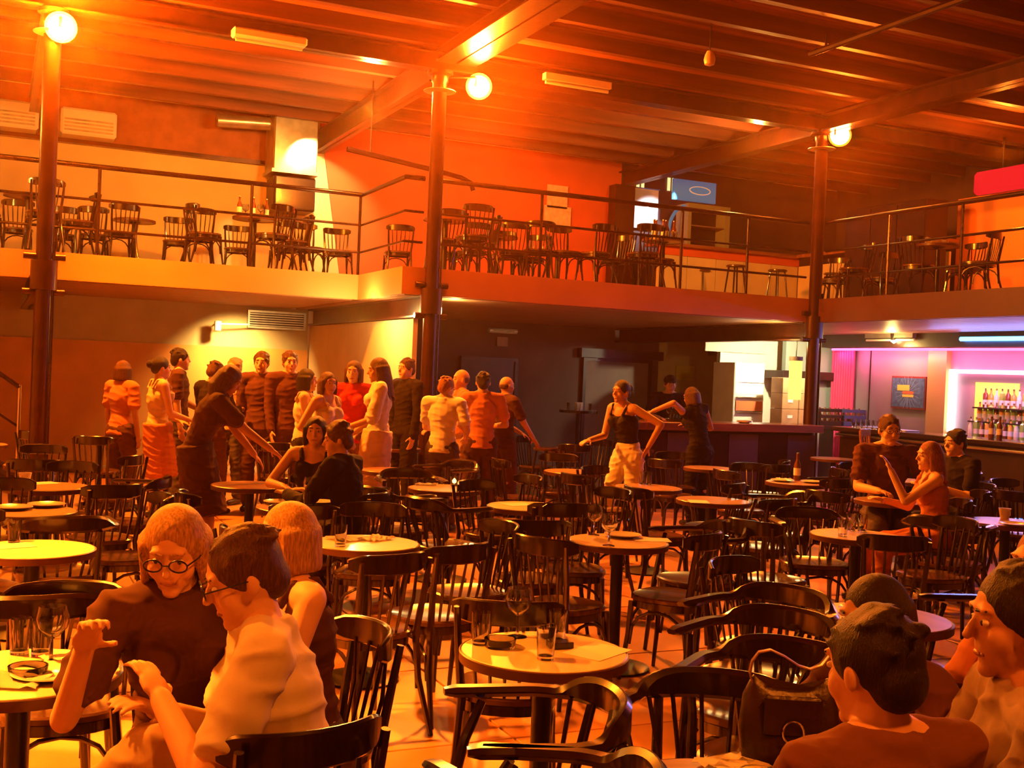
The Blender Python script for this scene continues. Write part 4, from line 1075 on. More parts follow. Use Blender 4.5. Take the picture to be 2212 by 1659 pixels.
def ell(bm, c, r, R=None, n=14, m=9):
    """ellipsoid, r=(rx,ry,rz), R = 3x3 orientation"""
    mt = Matrix.Translation(c) @ ((R.to_4x4()) if R else Matrix.Identity(4)) @ Matrix.Diagonal((*r, 1))
    bmesh.ops.create_uvsphere(bm, u_segments=n, v_segments=m, radius=1, matrix=mt)
def cap(bm, a, b, ra, rb, n=12, flat=False, sq=1.0, side=None):
    """tapered capsule from a to b (rounded ends unless flat)"""
    a, b = Vector(a), Vector(b); t = (b-a)
    L = t.length
    if L < 1e-5: return
    t.normalize(); s, u = frame_of(t)
    if side is not None:
        s = (side - t*side.dot(t)).normalized(); u = t.cross(s)
    rings = []
    def ring(p, r): rings.append([p+(s*math.cos(2*PI*k/n)+u*math.sin(2*PI*k/n)*sq)*r for k in range(n)])
    if flat: ring(a, ra*.9); ring(a+t*.004, ra); ring(b-t*.004, rb); ring(b, rb*.9)
    else:
        for q in (80, 55, 28): ring(a-t*ra*math.sin(math.radians(q)), ra*math.cos(math.radians(q)))
        ring(a, ra); ring(b, rb)
        for q in (28, 55, 80): ring(b+t*rb*math.sin(math.radians(q)), rb*math.cos(math.radians(q)))
    loft(bm, rings)
def ik(a, b, l1, l2, hint):
    """middle joint of a two-bone limb from a towards b; returns joint, end"""
    a, b = Vector(a), Vector(b); d = b-a; D = d.length
    D2 = min(D, (l1+l2)*.995); e = a+d.normalized()*D2
    x = (l1*l1-l2*l2+D2*D2)/(2*D2); h = math.sqrt(max(0, l1*l1-x*x))
    dn = d.normalized(); hv = Vector(hint); hv = (hv-dn*hv.dot(dn)).normalized()
    return a+dn*x+hv*h, e
WORK = bpy.data.scenes.new('workbench')
def remesh(bm, vox, smooth=3):
    bmesh.ops.recalc_face_normals(bm, faces=bm.faces)
    me = bpy.data.meshes.new('tmp'); bm.to_mesh(me); bm.free()
    o = bpy.data.objects.new('tmp', me); WORK.collection.objects.link(o)
    md = o.modifiers.new('r', 'REMESH'); md.mode = 'VOXEL'; md.voxel_size = vox; md.adaptivity = 0
    if smooth: sm = o.modifiers.new('s', 'SMOOTH'); sm.factor = .5; sm.iterations = smooth
    vl = WORK.view_layers[0]; vl.update(); dg = vl.depsgraph
    ev = o.evaluated_get(dg); out = bpy.data.meshes.new_from_object(ev)
    bpy.data.objects.remove(o); bpy.data.meshes.remove(me)
    out.polygons.foreach_set('use_smooth', [True]*len(out.polygons))
    return out
def mobj(name, me, m, parent):
    me.materials.clear(); me.materials.append(m); me.name = name
    return link(name, me, parent)
def hand(bm, w, d, n, side, H, curl=.5, fr=.0085, spread=.12):
    """w wrist, d pointing direction, n palm normal (towards where the fingers curl), side: thumb direction sign"""
    d = d.normalized(); n = (n-d*n.dot(d)).normalized(); s = d.cross(n)*side
    k = H/1.72
    pc = w+d*.045*k
    R = Matrix((s, d, n)).transposed()
    ell(bm, pc, (.039*k, .050*k, .016*k), R, 10, 8)
    for i, (off, L) in enumerate(((.028, .070), (.010, .078), (-.009, .073), (-.027, .058))):
        p = w+d*.085*k+s*off*k; dd = (d+s*off*spread*30*.3).normalized(); ang = 0
        for q, f in enumerate((.45, .32, .23)):
            ang += curl*(.35+.3*q); v = dd*math.cos(ang)+n*math.sin(ang); e = p+v*L*f*k
            cap(bm, p, e, fr*k*(1-.1*q), fr*k*(.92-.1*q), 8); p = e
    p = w+d*.02*k+s*.030*k
    for q, L in enumerate((.038, .028)):
        v = (d*.75+s*(.65-.35*q)+n*.35*curl*2).normalized(); e = p+v*L*k; cap(bm, p, e, fr*1.12*k, fr*k, 8); p = e

def fold(me, amp, P, up):
    """creases of the cloth, running round the limbs and slantwise over the trunk"""
    n_ = len(me.vertices)
    co = np.empty(n_*3, np.float32); me.vertices.foreach_get('co', co); co = co.reshape(-1, 3)
    no = np.empty(n_*3, np.float32); me.vertices.foreach_get('normal', no); no = no.reshape(-1, 3)
    x, y, z = co.T
    w = np.sin(z*38-x*14+2.2*np.sin(x*9+y*7)+1.3*np.sin(z*11+y*6))*.5+np.sin(z*63+x*24+2*np.sin(y*13+z*8))*.28+np.sin(x*31+y*27+z*9)*.22
    f = np.clip(1-np.abs(w)*2.6, -.5, 1)
    co = co+no*(amp*f)[:, None]
    me.vertices.foreach_set('co', co.ravel().astype(np.float32)); me.update()
def person(key, label, H=1.72, pos=None, face=0.0, pelvis=None, lean=(0, 0), twist=0, head=(0, 0), hands=None, elbows=None, feet=None, knees=None,
           fem=False, top=C_DARK, sleeve='short', bottom=C_JEANS, legs='trousers', hair='short', hcol=H_BLACK, sk=SK, vox=.0095, palm=None, curl=.5, glasses=False, cap_=False, shoes=SHOE, group=None, tank=False, headscale=1.0, midriff=False):
    """local frame: +Y is where the person faces, +X the person's right; pelvis = (x, y, z)"""
    pos = pos if pos is not None else PPL[key]
    sit = pelvis is not None and pelvis[2] < .7
    k = H/1.72
    P = Vector(pelvis) if pelvis else Vector((0, 0, .535*H))
    fwd, sidel = lean                                # degrees forward, sideways(+ = right)
    RT = Matrix.Rotation(math.radians(sidel), 3, 'Y') @ Matrix.Rotation(math.radians(-fwd), 3, 'X')
    RS = RT @ Matrix.Rotation(math.radians(twist), 3, 'Z')
    up = RT @ Vector((0, 0, 1))
    RM = Matrix.Rotation(math.radians(sidel*.5), 3, 'Y') @ Matrix.Rotation(math.radians(-fwd*.5), 3, 'X')
    W = P + RM @ Vector((0, 0, .085*H)); Cc = W + up*.12*H; S = P + RM @ Vector((0, 0, .085*H)) + up*.195*H
    shw = (.098 if fem else .112)*H; hpw = .052*H
    Sh = [S + RS @ Vector((sx*shw, 0, 0)) for sx in (-1, 1)]
    N = S + up*.03*H
    yaw, pit = head
    RH = Matrix.Rotation(math.radians(yaw), 3, 'Z') @ Matrix.Rotation(math.radians(-pit-fwd*.4), 3, 'X') if True else None
    hs = k*headscale
    Hc = N + (up*.6+Vector((0, 0, .4))).normalized()*.040*H + RH @ Vector((0, .014, .056))*hs
    ua, fa, th, sh_ = .172*H, .150*H, .245*H, .235*H
    hands = hands or [(-.2, .05, .48*H), (.2, .05, .48*H)]
    elbows = elbows or [(-.5, -1, 0), (.5, -1, 0)]
    A = [(Sh[i], *ik(Sh[i], hands[i], ua, fa, elbows[i])) for i in (0, 1)]
    Hp = [P + Vector((sx*hpw, 0, -.01*H)) for sx in (-1, 1)]
    feet = feet or [(-.1, 0, .045*H), (.1, .04, .045*H)]
    knees = knees or [(-.1, 1, 0), (.1, 1, 0)]
    Lg = [(Hp[i], *ik(Hp[i], feet[i], th, sh_, knees[i])) for i in (0, 1)]
    # ---- one continuous body
    b = B()
    bw = .90 if fem else 1.0
    I = RM
    ell(b, P+Vector((0, 0, .005*H)), (.095*H, .066*H, .07*H), None)
    cap(b, P, W, .075*H*bw, .068*H*bw, 14, sq=.72, side=RM @ Vector((1, 0, 0)))
    ell(b, Cc, (.092*H*bw+.004, .064*H, .105*H), RS)
    if fem:
        for sx in (-1, 1): ell(b, Cc+RS @ Vector((sx*.042*H, .05*H, .005*H)), (.034*H, .03*H, .034*H), RS, 10, 8)
    cap(b, Sh[0]+(S-Sh[0])*.15, Sh[1]+(S-Sh[1])*.15, .034*H, .034*H)
    cap(b, S, N+(Hc-N)*.45, .036*H*bw, .032*H*bw)
    for i in (0, 1): cap(b, N+up*.004*H, S+(Sh[i]-S)*.72+up*.004, .028*H*bw, .030*H*bw)
    for s0, e, w_ in A:
        cap(b, s0, e, .030*H*bw, .0235*H*bw); cap(b, e, w_, .0235*H*bw, .0155*H)
    ell(b, Hc+RH @ Vector((0, -.006, .012))*hs, tuple(v*hs for v in (.074, .092, .097)), RH, 18, 12)       # cranium
    ell(b, Hc+RH @ Vector((0, .028, -.052))*hs, tuple(v*hs for v in (.055, .062, .062)), RH, 16, 10)       # jaw
    ell(b, Hc+RH @ Vector((0, .068, -.098))*hs, tuple(v*hs for v in (.026, .020, .019)), RH, 10, 8)        # chin
    cap(b, Hc+RH @ Vector((0, .084, .010))*hs, Hc+RH @ Vector((0, .104, -.026))*hs, .007*hs, .0115*hs)     # nose
    cap(b, Hc+RH @ Vector((-.04, .079, .028))*hs, Hc+RH @ Vector((.04, .079, .028))*hs, .008*hs, .008*hs)  # brow
    for sx in (-1, 1):
        ell(b, Hc+RH @ Vector((sx*.078, -.008, -.012))*hs, tuple(v*hs for v in (.009, .016, .027)), RH, 10, 8)
        ell(b, Hc+RH @ Vector((sx*.034, .052, -.034))*hs, tuple(v*hs for v in (.030, .028, .034)), RH, 12, 8)
    pn = palm or [(0, .3, -1), (0, .3, -1)]
    crl = curl if isinstance(curl, (list, tuple)) else (curl, curl)
    for i, (s0, e, w_) in enumerate(A):
        dd = (w_-e).normalized()
        n_ = Vector(pn[i]); n_ = n_-dd*n_.dot(dd)
        if n_.length < .15: n_ = Vector((1 if i == 0 else -1, 0, 0)); n_ = n_-dd*n_.dot(dd)
        hand(b, w_, dd, n_, 1 if i == 1 else -1, H, crl[i], fr=max(.0085, vox*1.0))
    hid_legs = False
    for i, (h0, kn, an) in enumerate(Lg):
        cap(b, h0, kn, .052*H, .034*H); cap(b, kn, an, .034*H, .021*H)
        cap(b, kn+(an-kn)*.15+Vector((0, -.012*H, 0)), kn+(an-kn)*.5, .033*H, .022*H)
        fd = Vector((0, 1, 0)); cap(b, an+Vector((0, -.02*H, -.022*H)), an+fd*.085*H+Vector((0, 0, -.028*H)), .022*H, .016*H)
    body = remesh(b, vox, 4 if vox < .007 else 3)
    root = mobj('person', body, sk, None); root.location = (pos.x, pos.y, pos.z); root.rotation_euler = (0, 0, face)
    # ---- garment for the trunk
    g = .011
    v2 = max(.0085, vox)
    b = B()
    sd = RS @ Vector((1, 0, 0))
    if tank:
        ell(b, Cc-up*.012*H, (.092*H*bw+.004+g, .064*H+g, .098*H), RS)
        for sx in (-1, 1): tube(b, [Cc+RS @ Vector((sx*.05*H, -.055*H, .05*H)), S+RS @ Vector((sx*.058*H, -.03*H, .026*H)), S+RS @ Vector((sx*.058*H, .02*H, .026*H)), Cc+RS @ Vector((sx*.05*H, .062*H, .05*H))], .014, 6)
    else:
        ell(b, Cc, (.092*H*bw+.004+g, .064*H+g, .105*H+.002), RS)
        cap(b, Sh[0]+(S-Sh[0])*.1, Sh[1]+(S-Sh[1])*.1, .034*H+g, .034*H+g)
        for i in (0, 1): cap(b, S+up*.012*H+(Sh[i]-S)*.12, S+(Sh[i]-S)*.74+up*.004, .034*H+g*.5, .031*H+g, 14)
        cap(b, S-up*.03, S+up*.034*H, .056*H, .044*H, 16, flat=True)
    if fem:
        for sx in (-1, 1): ell(b, Cc+RS @ Vector((sx*.042*H, .05*H, .005*H)), (.034*H+g, .03*H+g, .034*H+g), RS, 10, 8)
    hem = W if midriff else P-Vector((0, 0, .01*H))
    cap(b, Cc, W, .084*H*bw+g, .072*H*bw+g, 16, sq=.76, side=sd)
    if not midriff: cap(b, W+up*.01, P-Vector((0, 0, .035*H)), .072*H*bw+g, .094*H+g, 16, flat=True, sq=.80, side=RM @ Vector((1, 0, 0)))
    if not tank and sleeve != 'none':
        for s0, e, w_ in A:
            if sleeve == 'short': q = s0+(e-s0)*.68; cap(b, s0, q, .032*H+g, .031*H+g, 14, flat=False); cap(b, s0+(e-s0)*.3, q+(e-s0).normalized()*.02, .031*H+g, .034*H+g, 14, flat=True)
            elif sleeve == 'elbow': cap(b, s0, e, .032*H+g, .028*H+g, 14); cap(b, s0+(e-s0)*.5, e, .031*H+g, .033*H+g, 14, flat=True)
            else: cap(b, s0, e, .031*H+g, .0255*H+g, 14); cap(b, e, w_, .0255*H+g, .019*H+g, 14)
    sm_ = remesh(b, v2, 4); fold(sm_, .0065 if vox < .0075 else .0045, P, up); mobj({'dress': 'dress_top'}.get(legs, 'shirt'), sm_, top, root)
    # ---- lower garment
    b = B()
    ell(b, P-Vector((0, 0, .008*H)), (.095*H+.014, .066*H+.016, .082*H), None)
    if legs in ('skirt', 'dress', 'apron'):
        kz = (Lg[0][1]+Lg[1][1])/2+Vector((0, 0, -.02*H))
        cap(b, P+Vector((0, 0, .05*H)), kz, .112*H, .135*H, 20, flat=True, sq=.74, side=Vector((1, 0, 0)))
        nm = 'skirt'
    else:
        cap(b, W-up*.01, P, (.076 if midriff else .066)*H*bw+.004, (.094 if midriff else .086)*H, 16, flat=True, sq=.80 if midriff else .72, side=Vector((1, 0, 0)))
        for h0, kn, an in Lg:
            cap(b, h0, kn, .054*H+.012, .040*H+.010, 14)
            if legs == 'shorts': pass
            else: cap(b, kn, an+(kn-an)*.06, .040*H+.008, .031*H+.010, 14)
        nm = 'trousers'
    sm_ = remesh(b, v2, 3); fold(sm_, .0055, P, up); mobj(nm, sm_, bottom, root)
    for i, (h0, kn, an) in enumerate(Lg):
        b = B(); cap(b, an+Vector((0, -.022*H, -.020*H)), an+Vector((0, .09*H, -.027*H)), .026*H, .020*H, 12, sq=.9); cap(b, an+Vector((0, -.03*H, -.038*H)), an+Vector((0, .1*H, -.038*H)), .012, .012, 8)
        obj('shoe', b, shoes, root, smooth=True)
    # ---- hair
    b = B()
    hv = lambda x, y, z: Hc+RH @ Vector((x, y, z))*hs
    if hair == 'bald': ell(b, hv(0, -.022, -.002), tuple(v*hs for v in (.0765, .078, .06)), RH, 18, 12)
    else: ell(b, hv(0, -.012, .026), tuple(v*hs for v in (.083, .092, .093)), RH, 20, 14)
    if hair in ('short', 'curly'):
        ell(b, hv(0, -.055, -.02), tuple(v*hs for v in (.066, .052, .062)), RH, 14, 10)
        for sx in (-1, 1): cap(b, hv(sx*.074, .012, .03), hv(sx*.076, .008, -.012), .010*hs, .006*hs)
        rs = random.Random(len(label))
        for q in range(26 if hair == 'short' else 60):
            a, e2 = rs.uniform(-PI, PI), rs.uniform(.1, 1.5)
            c0 = Vector((math.cos(a)*math.cos(e2)*.084, -.02+math.sin(a)*math.cos(e2)*.09, .026+math.sin(e2)*.092))
            if c0.y > .055 and c0.z < .07: continue
            rr = .014 if hair == 'short' else .020
            ell(b, hv(*c0), (rr*hs,)*3 if hair == 'curly' else tuple(v*hs for v in (.012, .026, .010)), RH, 8, 6)
    elif hair == 'long' or hair == 'veil':
        rs = random.Random(len(label)+3)
        Lh = .30 if hair == 'long' else .42
        for q in range(22):
            a = math.radians(-200+q*220/21)
            x0, y0_ = math.cos(a)*.078, math.sin(a)*.082-.012
            if y0_ > .03: continue
            p0 = hv(x0, y0_, .02); l = Lh*rs.uniform(.8, 1.05)
            p1 = hv(x0*1.12, y0_*1.12-.004, -.10); p2 = hv(x0*1.25, y0_*1.2-.02, -.02)-Vector((0, 0, l))-up*.0+RS @ Vector((0, -.03, 0))
            cap(b, p0, p1, .020*hs, .019*hs, 8); cap(b, p1, p2, .019*hs, .008*hs, 8)
    elif hair == 'bob':
        for q in range(18):
            a = math.radians(-205+q*230/17); x0, y0_ = math.cos(a)*.08, math.sin(a)*.084-.01
            if y0_ > .045: continue
            cap(b, hv(x0, y0_, .02), hv(x0*1.1, y0_*1.1, -.10), .022*hs, .012*hs, 8)
    elif hair == 'bun':
        ell(b, hv(0, -.115, .03), tuple(v*hs for v in (.042, .04, .042)), RH, 12, 10); ell(b, hv(0, -.055, -.02), tuple(v*hs for v in (.064, .05, .05)), RH, 12, 10)
    mobj('hair', remesh(b, min(v2, .0085), 2), hcol, root)
    if cap_:
        b = B(); ell(b, hv(0, -.014, .05), tuple(v*hs for v in (.088, .1, .078)), RH, 18, 12); cap(b, hv(-.03, .09, .045), hv(.03, .09, .045), .012, .012); ell(b, hv(0, .115, .042), tuple(v*hs for v in (.06, .05, .006)), RH, 14, 8)
        mobj('cap', remesh(b, .006, 2), C_BLACK, root)
    # ---- face
    for sx in (-1, 1):
        e_ = B(); ell(e_, hv(sx*.031, .0775, .003), tuple(v*hs for v in (.013, .008, .0068)), RH, 12, 8); eo = obj('eye', e_, EYE_W, root, smooth=True)
        e_ = B(); ell(e_, hv(sx*.031, .0840, .003), tuple(v*hs for v in (.0052, .003, .0058)), RH, 8, 6); obj('iris', e_, EYE_D, eo, smooth=True)
        e_ = B(); cap(e_, hv(sx*.014, .0870, .0265), hv(sx*.045, .0790, .0285), .0040*hs, .0025*hs, 6); obj('eyebrow', e_, hcol, root, smooth=True)
    e_ = B(); cap(e_, hv(-.021, .0820, -.064), hv(.021, .0820, -.064), .004*hs, .004*hs, 8); ell(e_, hv(0, .0865, -.0635), tuple(v*hs for v in (.017, .006, .0065)), RH, 10, 8); obj('mouth', e_, LIP, root, smooth=True)
    if glasses:
        e_ = B()
        for sx in (-1, 1):
            tube(e_, [hv(sx*.033+.024*math.cos(2*PI*q/16), .104, .003+.018*math.sin(2*PI*q/16)) for q in range(16)], .0022, 6, closed=True)
            tube(e_, [hv(sx*.057, .104, .006), hv(sx*.078, .06, .006), hv(sx*.082, -.01, 0)], .002, 6)
        tube(e_, [hv(-.009, .106, .005), hv(.009, .106, .005)], .002, 6)
        obj('glasses', e_, BLACKM, root, smooth=True)
    return tag(root, label, 'person', group)
def deg(d): return math.radians(d-90)    # heading in degrees (0 = +X, 90 = +Y) -> z rotation
TOCAM = 245                              # heading that looks back at the photographer

# --- crowd under the gallery
person('P1', 'dim figure in rust brown standing alone left of the crowd by the dado', 1.62, face=deg(40), top=C_ORANGE, bottom=C_DARK, hair='bob', hcol=H_BROWN, sk=SKD, fem=True)
person('P2', 'woman in a pale sleeveless top and dark skirt, dark hair tied back', 1.68, face=deg(10), top=C_CREAM, tank=True, bottom=C_ORANGE, legs='skirt', hair='bun', fem=True, hands=[(-.1, .25, 1.0), (.12, .28, 1.02)])
person('P3', 'pale-faced man in a dark T-shirt turned towards the lit wall', 1.78, face=deg(-10), head=(10, 0), top=C_DARK, bottom=C_JEANS, hair='short', hcol=H_BLACK, hands=[(-.12, .3, 1.05), (.2, .05, .85)])
person('P4', 'dark-haired person in a dark top with head bent, mid crowd', 1.66, face=deg(35), head=(0, 25), top=C_BLACK, bottom=C_DARK, sleeve='long', hair='short', hcol=H_BROWN, hands=[(-.1, .3, 1.1), (.1, .3, 1.12)])
person('P5', 'bright-faced man in a light striped shirt in the crowd glow', 1.70, face=deg(TOCAM-20), top=C_KHAKI, bottom=C_JEANS, hair='short', hcol=H_FAIR, hands=[(-.1, .3, 1.2), (.22, .05, .85)])
person('P6', 'tall person in plum clothes, blurred face lit by the wall', 1.78, face=deg(TOCAM), top=C_PLUM, sleeve='long', bottom=C_DARK, hair='short', hcol=H_BROWN)
person('P7', 'tall person in plum clothes next to the cream partition', 1.80, face=deg(TOCAM+25), top=C_PLUM, sleeve='long', bottom=C_DARK, hair='short', hcol=H_BROWN, hands=[(-.1, .28, 1.1), (.2, .1, .9)])
person('P8', 'woman in a white tank top with her hand on her hip', 1.62, face=deg(-20), top=C_WHITE, tank=True, bottom=C_BLACK, hair='bob', hcol=H_BLACK, fem=True,
       hands=[(-.16, .02, 1.0), (-.02, .25, 1.05)], elbows=[(-1, -.5, 0), (.6, -1, 0)])
person('P9', 'woman in a cream strap top turned three quarters to the hall', 1.60, face=deg(TOCAM+60), head=(-20, 0), top=C_WHITE, tank=True, bottom=C_CREAM, hair='bob', hcol=H_BROWN, fem=True, hands=[(-.15, .15, .95), (.16, .12, .98)])
person('P10', 'smiling person in a bright red printed T-shirt', 1.72, face=deg(TOCAM-5), top=C_RED, bottom=C_BROWN, hair='bob', hcol=H_BROWN, fem=True, hands=[(-.12, .16, 1.0), (.14, .16, 1.02)])
person('P11', 'woman in a white blouse and long pale skirt, long brown hair', 1.76, face=deg(165), head=(0, 8), top=C_WHITE, sleeve='elbow', bottom=C_CREAM, legs='skirt', hair='long', hcol=H_BROWN, fem=True, sk=SKD, hands=[(-.12, .3, 1.05), (.1, .24, .98)])
person('P12', 'person in a dark vest over pale shirt, half behind the middle column', 1.78, face=deg(200), top=C_BLACK, bottom=C_BLACK, sleeve='long', hair='short', hcol=H_BROWN)
person('P13', 'person in a white T-shirt and jeans seen from behind, beside the middle column', 1.60, face=deg(50), head=(-30, 15), top=C_WHITE, bottom=C_JEANS, hair='short', hcol=H_RED, hands=[(-.12, .3, 1.0), (.18, .2, .95)])
person('P14', 'tanned man in an orange T-shirt facing left behind the white T-shirt', 1.68, face=deg(170), top=C_ORANGE, bottom=C_KHAKI, legs='shorts', hair='bald', hcol=H_BROWN, sk=SKD, hands=[(-.1, .3, 1.05), (.1, .3, 1.0)])
person('P15', 'man in a rust shirt and dark trousers with his back to the hall', 1.66, face=deg(75), top=C_ORANGE, sleeve='short', bottom=C_DARK, hair='short', hcol=H_BLACK, sk=SKD, hands=[(-.14, .25, 1.0), (.16, .25, 1.05)])
person('P16', 'short-haired man with a pale rucksack strap looking to the bar', 1.62, face=deg(10), top=C_DARK, bottom=C_DARK, hair='bald', hcol=H_BROWN, sk=SKD, hands=[(-.1, .3, .95), (.16, .3, .9)])
person('P17', 'waitress in a black tank top and white trousers, hand on hip, bending', 1.66, face=deg(195), pelvis=(0, -.16, .88), lean=(14, 0), head=(0, -4), top=C_BLACK, tank=True, bottom=C_WHITE, hair='bun', hcol=H_BLACK, sk=SKD, fem=True, midriff=True,
       hands=[(-.30, -.12, .98), (.12, .26, 1.02)], elbows=[(-1, -.8, 0), (.2, -1, -.4)], feet=[(-.1, -.22, .075), (.1, .06, .075)], vox=.008)
person('P18', 'barman in a black shirt and cap leaning behind the counter', 1.74, face=deg(TOCAM+5), pelvis=(0, -.1, .92), lean=(16, 0), top=C_BLACK, bottom=C_BLACK, cap_=True, hair='short', sk=SKD, hands=[(-.2, .38, 1.12), (.2, .38, 1.12)], vox=.008)
person('P19', 'dark-clothed customer at the counter reaching an arm over the tray', 1.60, pos=at_depth(1520, 12.7), face=deg(100), lean=(8, -10), head=(10, 10), top=C_BLACK, sleeve='none', bottom=C_BLACK, hair='bob', hcol=H_BROWN, sk=SKD, fem=True,
       hands=[(-.62, .12, 1.28), (.12, .3, 1.12)], elbows=[(-.4, -.6, .6), (.5, -1, 0)], vox=.008)
person('P20', 'server in dark red leaning over a table with one arm outstretched', 1.70, face=deg(-8), pelvis=(0, -.10, .90), lean=(24, 4), head=(0, 22), top=C_DARK, bottom=C_DARK, legs='dress', hair='long', hcol=H_BROWN, sk=SKD, fem=True,
       hands=[(-.14, .42, .82), (.10, .70, .76)], elbows=[(-.5, -1, -.3), (.5, -.6, -.5)], vox=.008)
# --- seated in the middle
def seatpose(w=.1, fwd=.42, z=.075): return dict(feet=[(-w, fwd, z), (w, fwd+.05, z)], knees=[(-.15, 1, 1), (.15, 1, 1)])
person('P21', 'smiling woman in a low dark dress seated facing the hall', 1.64, face=deg(TOCAM+3), pelvis=(0, 0, .53), top=C_BLACK, tank=True, bottom=C_BLACK, legs='trousers', hair='bob', hcol=H_BLACK, fem=True, sk=SK,
       hands=[(-.2, .36, .78), (.17, .34, .78)], elbows=[(-1, -.6, -.6), (1, -.6, -.6)], vox=.007, **seatpose())
person('P22', 'dark-topped companion with tousled brown hair leaning to the smiling woman', 1.66, face=deg(135), pelvis=(0, 0, .53), lean=(10, 0), head=(30, 5), top=C_BLACK, sleeve='long', bottom=C_BLACK, hair='curly', hcol=H_BROWN, fem=True,
       hands=[(-.12, .4, .78), (.14, .38, .78)], vox=.008, **seatpose())
person('P23', 'man in a brown T-shirt with glasses sitting upright before the neon bar', 1.86, face=deg(TOCAM-8), pelvis=(0, 0, .58), head=(12, 6), top=C_PLUM, bottom=C_JEANS, hair='short', hcol=H_BROWN, glasses=True,
       hands=[(-.22, .33, .80), (.12, .36, .80)], vox=.007, **seatpose())
person('P24', 'woman with very long chestnut hair, bare arm raised to her chin', 1.64, face=deg(150), pelvis=(0, 0, .52), lean=(6, 0), head=(10, 0), top=C_ORANGE, tank=True, bottom=C_ORANGE, hair='veil', hcol=H_RED, fem=True,
       hands=[(-.08, .36, 1.02), (.12, .36, .78)], elbows=[(-.3, -.3, -1), (.5, -.6, -.6)], vox=.007, **seatpose())
person('P26', 'dark-shirted man leaning in behind the long-haired woman', 1.74, face=deg(175), pelvis=(0, 0, .53), lean=(12, 0), top=C_BLACK, bottom=C_BLACK, hair='short', hcol=H_BLACK,
       hands=[(-.12, .38, .80), (.14, .38, .80)], vox=.008, **seatpose())
# --- foreground
person('P27', 'fair-haired woman with glasses in a brown top, leaning in with one hand raised', 1.72, face=deg(TOCAM+25), pelvis=(0, 0, .50), lean=(14, 6), head=(-22, 16), top=C_DARK, sleeve='short', bottom=C_JEANS, hair='bob', hcol=H_FAIR, glasses=True, fem=True,
       hands=[(-.1, .38, .56), (.30, .30, .90)], elbows=[(-1, -.6, -.3), (.35, -.1, -1)], vox=.0055, curl=(.4, .9), **seatpose())
person('P28', 'man with glasses in a pale T-shirt and light trousers sitting cross-legged sideways', 1.74, face=deg(168), pelvis=(0, .03, .475), lean=(13, 4), head=(6, 16), top=C_WHITE, sleeve='short', bottom=C_KHAKI, hair='short', hcol=H_BROWN, glasses=True,
       hands=[(-.04, .36, .84), (.08, .38, .78)], elbows=[(-1, -.6, -.7), (1, -.6, -.7)], feet=[(.06, .66, .42), (.12, .60, .085)], knees=[(-.1, .2, 1.8), (.1, .6, 1.4)], vox=.0055)
person('P29', 'bare-shouldered woman with light brown hair just behind the T-shirt man', 1.62, face=deg(185), pelvis=(0, 0, .50), lean=(8, 0), top=C_DARK, tank=True, bottom=C_JEANS, hair='bob', hcol=H_FAIR, fem=True, hands=[(-.1, .36, .6), (.14, .36, .6)], vox=.0065, **seatpose())
person('P30', 'dark-haired man in a brown shirt seen from behind in front', 1.72, face=deg(94), pelvis=(0, 0, .455), lean=(6, 0), head=(4, 6), top=C_BROWN, sleeve='short', bottom=C_JEANS, hair='short', hcol=H_BLACK, hands=[(-.14, .38, .60), (.14, .38, .60)], vox=.0055, **seatpose())
person('P31', 'man in a grey open-collar shirt at the picture edge, looking across', 1.78, face=deg(146), pelvis=(0, 0, .49), lean=(4, 0), head=(6, 4), top=C_GREY, sleeve='short', bottom=C_JEANS, hair='short', hcol=H_BLACK, hands=[(-.14, .38, .62), (.14, .38, .62)], vox=.0055, sk=SKD, **seatpose())
person('P32', 'person with parted dark hair facing away, between the two front men', 1.60, face=deg(178), pelvis=(0, -.04, .47), lean=(20, 0), head=(-8, 4), top=C_PLUM, bottom=C_JEANS, sleeve='long', hair='bob', hcol=H_BLACK, fem=True, sk=SKD, hands=[(-.14, .30, .70), (.14, .30, .70)], elbows=[(-1, -.4, -.6), (1, -.4, -.6)], vox=.0065, **seatpose())
person('P33', 'fair-haired person barely showing at the picture edge behind the grey shirt', 1.72, face=deg(170), pelvis=(0, 0, .52), top=C_ORANGE, bottom=C_JEANS, hair='long', hcol=H_RED, fem=True, hands=[(-.12, .36, .6), (.14, .36, .6)], vox=.008, **seatpose())
# chairs under the seated people
SEATLBL = {'P21': 'chair of the smiling woman in a dark dress', 'P22': 'chair of her dark-topped companion', 'P23': 'chair of the brown T-shirt man before the neon bar', 'P24': 'chair of the long chestnut-haired woman',
           'P26': 'chair of the dark-shirted man behind chestnut hair', 'P27': 'chair of the fair-haired woman with glasses', 'P29': 'chair of the bare-shouldered woman', 'P30': 'chair of the brown-shirted man seen from behind',
           'P31': 'chair of the grey-shirted man', 'P32': 'chair of the person with parted hair', 'P33': 'chair at the picture edge behind the grey shirt'}
SEATFACE = {'P21': TOCAM+3, 'P22': 135, 'P23': TOCAM-8, 'P24': 150, 'P26': 175, 'P27': TOCAM+25, 'P29': 185, 'P30': 112, 'P31': 150, 'P32': 165, 'P33': 170}
for key_, lb_ in SEATLBL.items():
    p = PPL[key_]; f = math.radians(SEATFACE[key_]); o_ = put(CHAIR, (p.x-.0*math.cos(f), p.y, -.015), f-PI/2, 'dark cafe '+lb_, 'chair', 'dark cafe chairs around the tables'); o_.location.z = 0
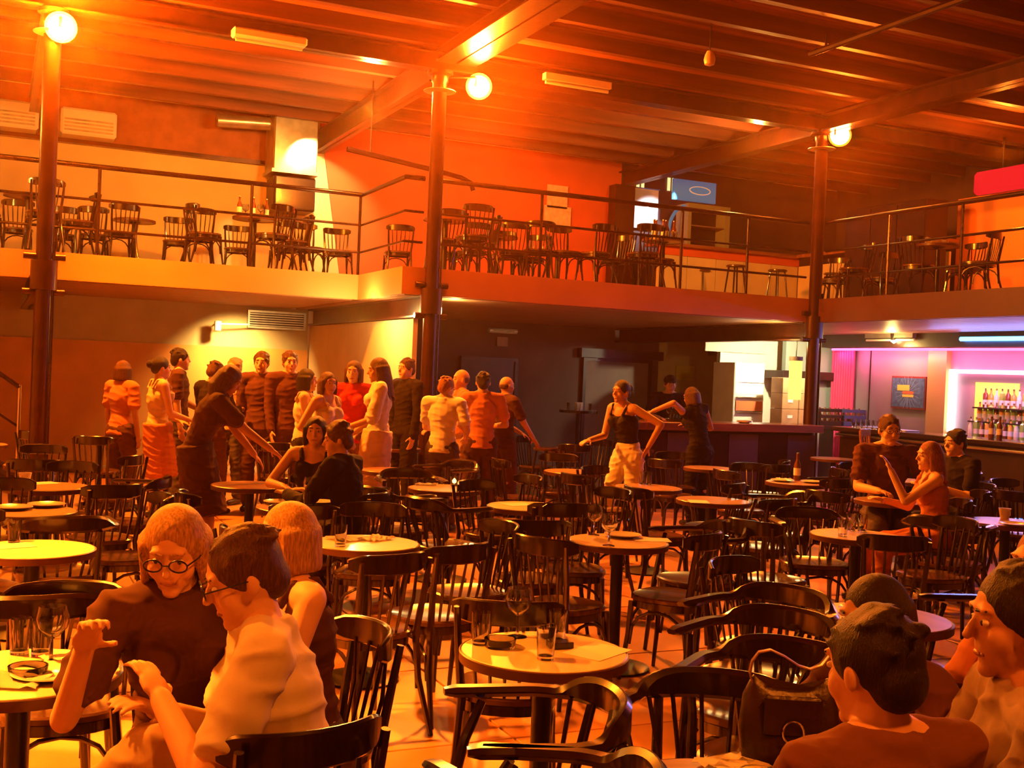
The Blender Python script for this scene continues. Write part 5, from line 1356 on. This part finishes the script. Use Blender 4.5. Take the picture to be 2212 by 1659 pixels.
p = PPL['P28']; put(CHAIR, (p.x-.10, p.y-.02, 0), math.radians(100)-PI/2, 'dark cafe chair in which the pale T-shirt man sits sideways', 'chair', 'dark cafe chairs around the tables')
# --- handbag standing on the corner table
bgp = on_z(1700, 1640, .72)
hb = empty('handbag', (bgp.x, bgp.y, .7205)); hb.rotation_euler = (0, 0, math.radians(-28)); hb.scale = (.70, .70, .70)
b_ = B()
rings = []
for z, w, d in ((0, .15, .06), (.01, .165, .07), (.10, .175, .075), (.2, .165, .06), (.26, .14, .035), (.275, .13, .014)):
    rings.append([Vector((w*math.copysign(abs(math.cos(a))**.6, math.cos(a)), d*math.copysign(abs(math.sin(a))**.7, math.sin(a)), z-.02*math.cos(2*a+PI)*(z > .15))) for a in (2*PI*k/28 for k in range(28))])
loft(b_, rings); LEATH = mat('dark_brown_leather', (.03, .011, .010), .36, var=.3, bump=.2)
obj('bag_body', b_, LEATH, hb, smooth=True)
b_ = bx(-.10, .10, -.082, -.060, .10, .24); obj('flap', b_, LEATH, hb, bevel=.008)
b_ = B(); tube(b_, [(.036*math.cos(2*PI*k/20), -.092, .12+.04*math.sin(2*PI*k/20)) for k in range(20)], .004, 6, closed=True); obj('ring_buckle', b_, CHROME, hb, smooth=True)
b_ = B(); ribbon(b_, [(-.13, 0, .25), (-.145, -.01, .30), (-.14, -.02, .345), (-.12, -.03, .38), (-.08, -.03, .39), (-.03, -.03, .37), (.02, -.03, .34), (.06, -.03, .33), (.10, -.03, .345), (.14, -.01, .39), (.17, 0, .44), (.18, .01, .43), (.165, .03, .36), (.14, .01, .3), (.13, 0, .25)], .006, .024, up=Vector((0, 1, 0))); obj('strap', b_, mat('worn_strap', (.3, .15, .07), .4), hb, smooth=True)
tag(hb, 'dark brown leather handbag with ring buckle and looped strap', 'handbag')
# rename stray prototypes never placed
for q in list(PROTO.values())+lb_proto+[CHAIR, ARM, TABLE, TABLED, STOOL]:
    if q.name not in USED:
        for c_ in list(q.children): bpy.data.objects.remove(c_)
        bpy.data.objects.remove(q)


bpy.data.scenes.remove(WORK)
